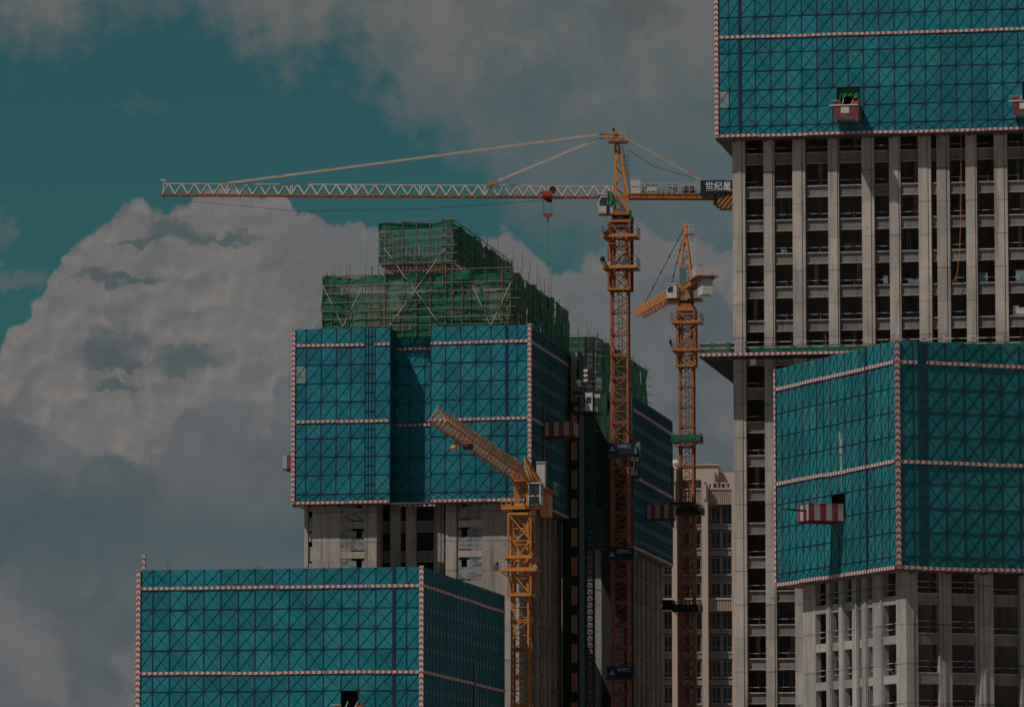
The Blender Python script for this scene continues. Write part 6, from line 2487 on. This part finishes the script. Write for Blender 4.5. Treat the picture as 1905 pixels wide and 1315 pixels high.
def build2():
    jib_truss(cr2, (-0.8, zj, zj + 1.55), (-LJ, zj, zj + 1.3), 1.7, 1.5, 5, 2.1, 'crane_bright', 'crane_yellow', leg=0.14, vb=0.075)
    mb = MB()
    mb.box(-9.5, -8.3, -1.1, 1.1, zj - 0.7, zj - 0.15, 'crane_orange')
    mb.build('trolley', cr2)
    mb = MB()
    mb.bar((-LJ * 0.85, 0, zj + 1.4), (0, 0, apz), 0.07, 'black_steel')
    mb.bar((-LJ * 0.32, 0, zj + 1.5), (0, 0, apz), 0.07, 'black_steel')
    for f in (0.2, 0.4, 0.6, 0.8):
        for q in (-LJ * 0.85, -LJ * 0.32):
            c = Vector((q * (1 - f), 0, zj + 1.45 + (apz - zj - 1.45) * f))
            mb.bar(c - Vector((0.15, 0, 0.1)), c + Vector((0.15, 0, 0.1)), 0.16, 'black_steel')
    mb.build('pendant', cr2)
    # counter jib with railing, machinery and hanging counterweight
    mb = MB()
    for y in (-0.75, 0.75):
        mb.box(0.8, 12.5, y - 0.1, y + 0.1, zj - 0.1, zj + 0.3, 'crane_yellow')
    mb.box(0.8, 12.5, -0.62, 0.62, zj + 0.05, zj + 0.12, 'deck_steel')
    mb.box(6.5, 12.6, -1.35, 1.35, zj + 0.31, zj + 0.42, 'crane_orange')
    mb.build('counter_jib', cr2)
    mb = MB()
    for y in (-1.35, 1.35):
        for hh in (0.6, 1.1):
            mb.bar((6.5, y, zj + 0.4 + hh), (12.6, y, zj + 0.4 + hh), 0.05, 'white_paint')
        for k in range(6):
            mb.bar((6.5 + 6.1 * k / 5, y, zj + 0.4), (6.5 + 6.1 * k / 5, y, zj + 1.6), 0.05, 'white_paint')
    for hh in (0.6, 1.1):
        mb.bar((12.6, -1.35, zj + 0.4 + hh), (12.6, 1.35, zj + 0.4 + hh), 0.05, 'white_paint')
    mb.build('railing', cr2)
    mb = MB()
    mb.box(7.2, 9.4, -0.9, 0.9, zj + 0.43, zj + 1.9, 'white_paint')
    mb.tube([(8.3, 0, zj + 1.9), (8.3, 0, zj + 2.2)], 0.25, 'grey_steel', 8)
    mb.build('machine_box', cr2)
    for k in range(3):
        mb = MB()
        mb.box(9.6 + 0.9 * k, 10.45 + 0.9 * k, -0.65, 0.65, zj - 1.9, zj + 0.28, 'white_paint')
        mb.build('counterweight', cr2)
    mb = MB()
    mb.box(3.0, 3.08, -1.6, -0.7, zj + 0.4, zj + 2.6, 'mesh_blue')
    mb.build('side_board', cr2)


rotated_jib(cr2, K2, psi, build2)

# ------------------------------------------------------------------ crane 3: near flat-top crane, jib towards the viewer
K3 = Frame(970, 1000, 537, -10)
cr3 = K3.empty('tower_crane', 'nearest yellow tower crane with its lattice jib pointing at the viewer over the middle screen', 'tower crane', 'tower cranes')
k3 = lambda px, py, v=0.0: K3.front(px, py, v)
zt3 = k3(970, 1104)[1]
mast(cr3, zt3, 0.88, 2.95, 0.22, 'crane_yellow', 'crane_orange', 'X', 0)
zcap = k3(970, 954)[1]
climbing_frame(cr3, zt3 - 0.2, zcap - 0.15, 1.2, 0, 'crane_yellow', 'crane_bright')
mb = MB()
for sx in (-1, 1):
    for sy in (-1, 1):
        mb.bar((sx * 0.82, sy * 0.82, zt3), (sx * 0.82, sy * 0.82, zcap), 0.26, 'crane_yellow')
for k in range(5):
    za, zb_ = zt3 + (zcap - zt3) * k / 5, zt3 + (zcap - zt3) * (k + 1) / 5
    for s in (-1, 1):
        sg = 1 if k % 2 else -1
        mb.bar((-0.82 * sg, s * 0.82, za), (0.82 * sg, s * 0.82, zb_), 0.14, 'crane_bright' if s < 0 else 'crane_orange')
        mb.bar((-0.82, s * 0.82, za), (0.82, s * 0.82, za), 0.16, 'crane_yellow')
        mb.bar((s * 0.82, -0.82 * sg, za), (s * 0.82, 0.82 * sg, zb_), 0.12, 'crane_orange')
mb.build('inner_mast', cr3)
mb = MB()
mb.tube([(-0.15, 0, k3(970, 1100)[1]), (-0.15, 0, k3(970, 985)[1])], 0.12, 'white_paint', 8)
mb.tube([(-0.15, 0, k3(970, 1020)[1]), (-0.15, 0, k3(970, 1004)[1])], 0.25, 'white_paint', 8)
mb.build('hydraulic_cylinder', cr3)
mb = MB()
za = zcap - 0.9
mb.prism([(-1.25, za), (-1.05, za), (-0.8, zcap - 0.35), (0.8, zcap - 0.35), (1.05, za), (1.25, za), (1.25, za + 0.35), (0.95, zcap), (-0.95, zcap), (-1.25, za + 0.35)], -1.15, 1.15, 'crane_bright')
mb.build('tower_cap', cr3)
ring_platform(cr3, k3(970, 1036)[1], -1.6, 1.35, -1.5, 1.5, 0, 'crane_bright', 1.25, False)
ring_platform(cr3, k3(970, 1060)[1], -2.2, 1.9, -1.5, 1.8, 0, 'crane_bright', 1.25, False)
z = k3(970, 1060)[1]
mb = MB()
for x0 in (-2.7, 1.55):
    mb.tube([(x0 + 0.1, -1.6, z + 0.1), (x0 + 0.35, -1.35, z + 0.25)], [0.36, 0.2], 'grey_steel' if x0 < 0 else 'white_paint', 10)
    mb.bar((x0 + 0.3, -1.4, z + 0.1), (x0 + 0.9, -1.2, z + 0.05), 0.07, 'black_steel')
    mb.tube([(x0 + 0.25, -1.5, z + 0.4), (x0 + 0.35, -1.4, z + 0.75)], 0.18, 'black_steel', 8)
mb.build('floodlight', cr3)
mb = MB()
for dx in (-2.15, -1.75, -1.4):
    mb.bar((dx, -1.4, z), (dx, -1.4, z + 1.0), 0.04, 'white_paint')
mb.bar((-2.15, -1.4, z + 1.0), (-1.75, -1.4, z + 1.0), 0.04, 'white_paint')
mb.bar((-2.15, -1.4, z + 0.5), (-1.75, -1.4, z + 0.5), 0.04, 'white_paint')
for dx in (1.5, 1.9):
    mb.bar((dx, -1.4, z), (dx, -1.4, z + 1.1), 0.04, 'crane_orange')
mb.bar((1.0, -1.4, z + 1.1), (1.9, -1.4, z + 1.1), 0.04, 'crane_orange')
mb.build('railing', cr3)
# turntable deck, cab, head frame
zk = k3(970, 949)[1]
mb = MB()
mb.tube([(0, 0, zcap + 0.002), (0, 0, zk)], 0.95, 'black_steel', 18)
mb.build('slewing_ring', cr3)
mb = MB()
mb.box(k3(937, 948)[0], k3(983, 948)[0], -1.5, 1.3, zk + 0.002, zk + 0.35, 'crane_bright')
mb.box(k3(983, 948)[0] + 0.01, k3(1010, 948)[0], -1.5, 0.4, zk + 0.05, zk + 0.3, 'crane_orange')
mb.build('turntable', cr3)
mb = MB()
x0, x1 = k3(937, 940)[0], k3(955, 940)[0]
for hh in (0.45, 0.85, 1.2):
    mb.bar((x0, -1.45, zk + hh), (x1, -1.45, zk + hh), 0.07, 'crane_yellow')
for x in (x0, (x0 + x1) / 2, x1):
    mb.bar((x, -1.45, zk + 0.3), (x, -1.45, zk + 1.25), 0.08, 'crane_yellow')
mb.box(x0 + 0.4, x1 - 0.1, -1.2, -0.8, zk + 0.36, zk + 0.6, 'white_paint')
mb.build('railing', cr3)
zj3 = k3(976, 893)[1]
mb = MB()
hx0, hx1 = k3(960, 920)[0], k3(983, 920)[0]
for x in (hx0, hx1):
    for y in (-0.8, 0.8):
        mb.bar((x, y, zk + 0.3), (x, y, zj3 + 0.1), 0.17, 'crane_bright')
for s in (-0.8, 0.8):
    zm = (zk + zj3) / 2
    for za, zb_ in ((zk + 0.35, zm), (zm, zj3)):
        mb.bar((hx0, s, za), (hx1, s, zb_), 0.08, 'crane_orange')
        mb.bar((hx1, s, za), (hx0, s, zb_), 0.08, 'crane_orange')
    mb.bar((hx0, s, zm), (hx1, s, zm), 0.12, 'crane_yellow')
mb.box(hx0, hx1, -0.9, -0.82, zk + 0.36, zk + 0.7, 'crane_bright')
mb.build('head_frame', cr3)
cx_, cz_ = k3(995, 941, -1.2)
cw3, ch3 = 1.35, k3(995, 900, -1.2)[1] - cz_
mb = MB()
mb.box(-cw3 / 2, cw3 / 2, 0, 1.6, 0, 0.1, 'grey_steel')
mb.box(-cw3 / 2 - 0.05, cw3 / 2 + 0.1, -0.08, 1.7, ch3, ch3 + 0.12, 'white_paint')
for x in (-cw3 / 2, cw3 / 2 - 0.12):
    mb.box(x, x + 0.12, 0, 0.1, 0.1, ch3, 'white_paint')
    mb.box(x, x + 0.12, 1.5, 1.6, 0.1, ch3, 'white_paint')
mb.box(-cw3 / 2 + 0.12, cw3 / 2 - 0.12, 0.01, 0.08, ch3 * 0.42, ch3 * 0.47, 'white_paint')
mb.box(cw3 / 2 - 0.1, cw3 / 2 - 0.02, 0.1, 1.5, 0.1, ch3 * 0.45, 'white_paint')
c3 = mb.build('operator_cab', cr3, (cx_, -1.6, cz_))
for za, zb_ in ((0.11, ch3 * 0.42), (ch3 * 0.47, ch3 - 0.01)):
    mb = MB()
    mb.box(-cw3 / 2 + 0.125, cw3 / 2 - 0.125, 0.03, 0.06, za, zb_, 'cab_glass')
    mb.build('window', c3)
mb = MB()
mb.box(cw3 / 2 - 0.07, cw3 / 2 - 0.04, 0.12, 1.48, ch3 * 0.46, ch3 - 0.02, 'cab_glass')
mb.build('window', c3)
tipw = at(821, 779, 471.5)
rootw = at(977, 893, 537)
dirw = Vector((tipw.x - rootw.x, tipw.y - rootw.y, 0))
psi3 = math.atan2(-dirw.y, -dirw.x)
L3 = dirw.length


def build3():
    jib_truss(cr3, (-1.0, zj3, zj3 + 1.75), (-L3, zj3, zj3 + 1.42), 1.62, 1.5, 8, 2.75, 'crane_orange', 'crane_tan', leg=0.13, vb=0.065)
    mb = MB()
    mb.box(-L3 * 0.70 - 0.8, -L3 * 0.70 + 0.5, -0.8, 0.8, zj3 - 0.4, zj3 - 0.12, 'crane_orange')
    mb.tube([(-L3 * 0.70 - 0.6, -0.6, zj3 - 0.45), (-L3 * 0.70 + 0.1, -0.6, zj3 - 0.45)], 0.24, 'black_steel', 8)
    mb.tube([(-L3 * 0.66, -0.5, zj3 - 0.35), (-L3 * 0.66, 0.5, zj3 - 0.35)], 0.3, 'black_steel', 10)
    mb.build('trolley', cr3)
    mb = MB()
    xb_ = -L3 * 0.745
    mb.tube([(xb_, 0.35, zj3 - 0.95), (xb_, 0.55, zj3 - 0.95), (xb_, 0.8, zj3 - 0.95), (xb_, 1.0, zj3 - 0.95)], [0.12, 0.26, 0.26, 0.1], 'crane_bright', 10)
    for y in (0.5, 0.85):
        mb.bar((xb_, y, zj3 - 0.75), (xb_, y, zj3 - 0.1), 0.03, 'black_steel')
    mb.build('hook_block', cr3)
    # slewing head and counter jib
    mb = MB()
    for y in (-0.8, 0.8):
        for x in (-1.4, 1.6):
            mb.bar((x, y, zj3), (x, y * 0.6, zj3 + 2.3), 0.2, 'crane_bright')
        mb.bar((-1.4, y * 0.6, zj3 + 2.2), (1.6, y * 0.6, zj3 + 2.2), 0.16, 'crane_bright')
        mb.bar((-1.4, y, zj3 + 0.1), (1.6, y * 0.6, zj3 + 2.2), 0.12, 'crane_orange')
        mb.bar((1.6, y, zj3 + 0.1), (-1.4, y * 0.6, zj3 + 2.2), 0.12, 'crane_orange')
    mb.box(-1.5, 1.7, -0.9, 0.9, zj3 - 0.25, zj3, 'crane_orange')
    mb.build('head_truss', cr3)
    mb = MB()
    for y in (-0.9, 0.9):
        mb.box(1.6, 18.5, y - 0.12, y + 0.12, zj3 - 0.2, zj3 + 0.25, 'crane_yellow')
        mb.bar((1.6, y * 0.6, zj3 + 2.2), (14, y, zj3 + 0.3), 0.14, 'crane_orange')
        for k in range(10):
            x = 1.6 + 1.25 * k
            mb.bar((x, y, zj3 + 0.2), (x, y * 0.8, zj3 + 2.0 - 0.17 * k), 0.09, 'crane_yellow')
            mb.bar((x, y, zj3 + 0.2), (x + 0.6, y * 0.8, zj3 + 1.9 - 0.2 * k), 0.1, 'crane_bright')
            mb.bar((x + 1.2, y, zj3 + 0.2), (x + 0.6, y * 0.8, zj3 + 1.9 - 0.2 * k), 0.1, 'crane_orange')
    mb.box(1.7, 18.5, -0.76, 0.76, zj3 - 0.1, zj3 + 0.0, 'crane_orange')
    mb.box(8, 19, -1.9, 1.9, zj3 - 0.08, zj3 - 0.205, 'crane_orange')
    mb.build('counter_jib', cr3)
    mb = MB()
    mb.box(9.5, 11.0, -1.4, -0.5, zj3 + 0.02, zj3 + 2.7, 'white_paint')
    mb.box(9.4, 11.1, -1.5, -0.45, zj3 + 2.701, zj3 + 2.8, 'white_paint')
    mb.build('electric_cabinet', cr3)
    mb = MB()
    mb.tube([(13.5, -0.8, zj3 + 0.6), (13.5, 0.8, zj3 + 0.6)], 0.5, 'crane_cream', 10)
    mb.box(12.6, 14.4, -0.9, 0.9, zj3 + 0.02, zj3 + 0.3, 'crane_cream')
    mb.build('winch', cr3)
    mb = MB()
    for y in (-1.85, 1.85):
        for hh in (0.5, 1.0):
            mb.bar((14.5, y, zj3 + hh), (19, y, zj3 + hh), 0.06, 'white_paint')
        for k in range(5):
            mb.bar((14.5 + 4.5 * k / 4, y, zj3 - 0.1), (14.5 + 4.5 * k / 4, y, zj3 + 1.05), 0.06, 'green_cloth')
    mb.box(15, 19, -1.95, -1.9, zj3 - 0.05, zj3 + 0.8, 'green_net_thin')
    mb.box(18.98, 19.02, -1.85, 1.85, zj3 - 0.05, zj3 + 0.8, 'green_net_thin')
    mb.build('railing', cr3)
    for k in range(4):
        mb = MB()
        mb.box(15.5 + 0.75 * k, 16.2 + 0.75 * k, -1.2, 1.2, zj3 - 2.6, zj3 - 0.21, 'brown_wood')
        mb.box(15.5 + 0.75 * k - 0.005, 16.2 + 0.75 * k + 0.005, -0.25, 0.25, zj3 - 2.62, zj3 - 0.22, 'crane_brown')
        mb.build('counterweight', cr3)


rotated_jib(cr3, K3, psi3, build3)
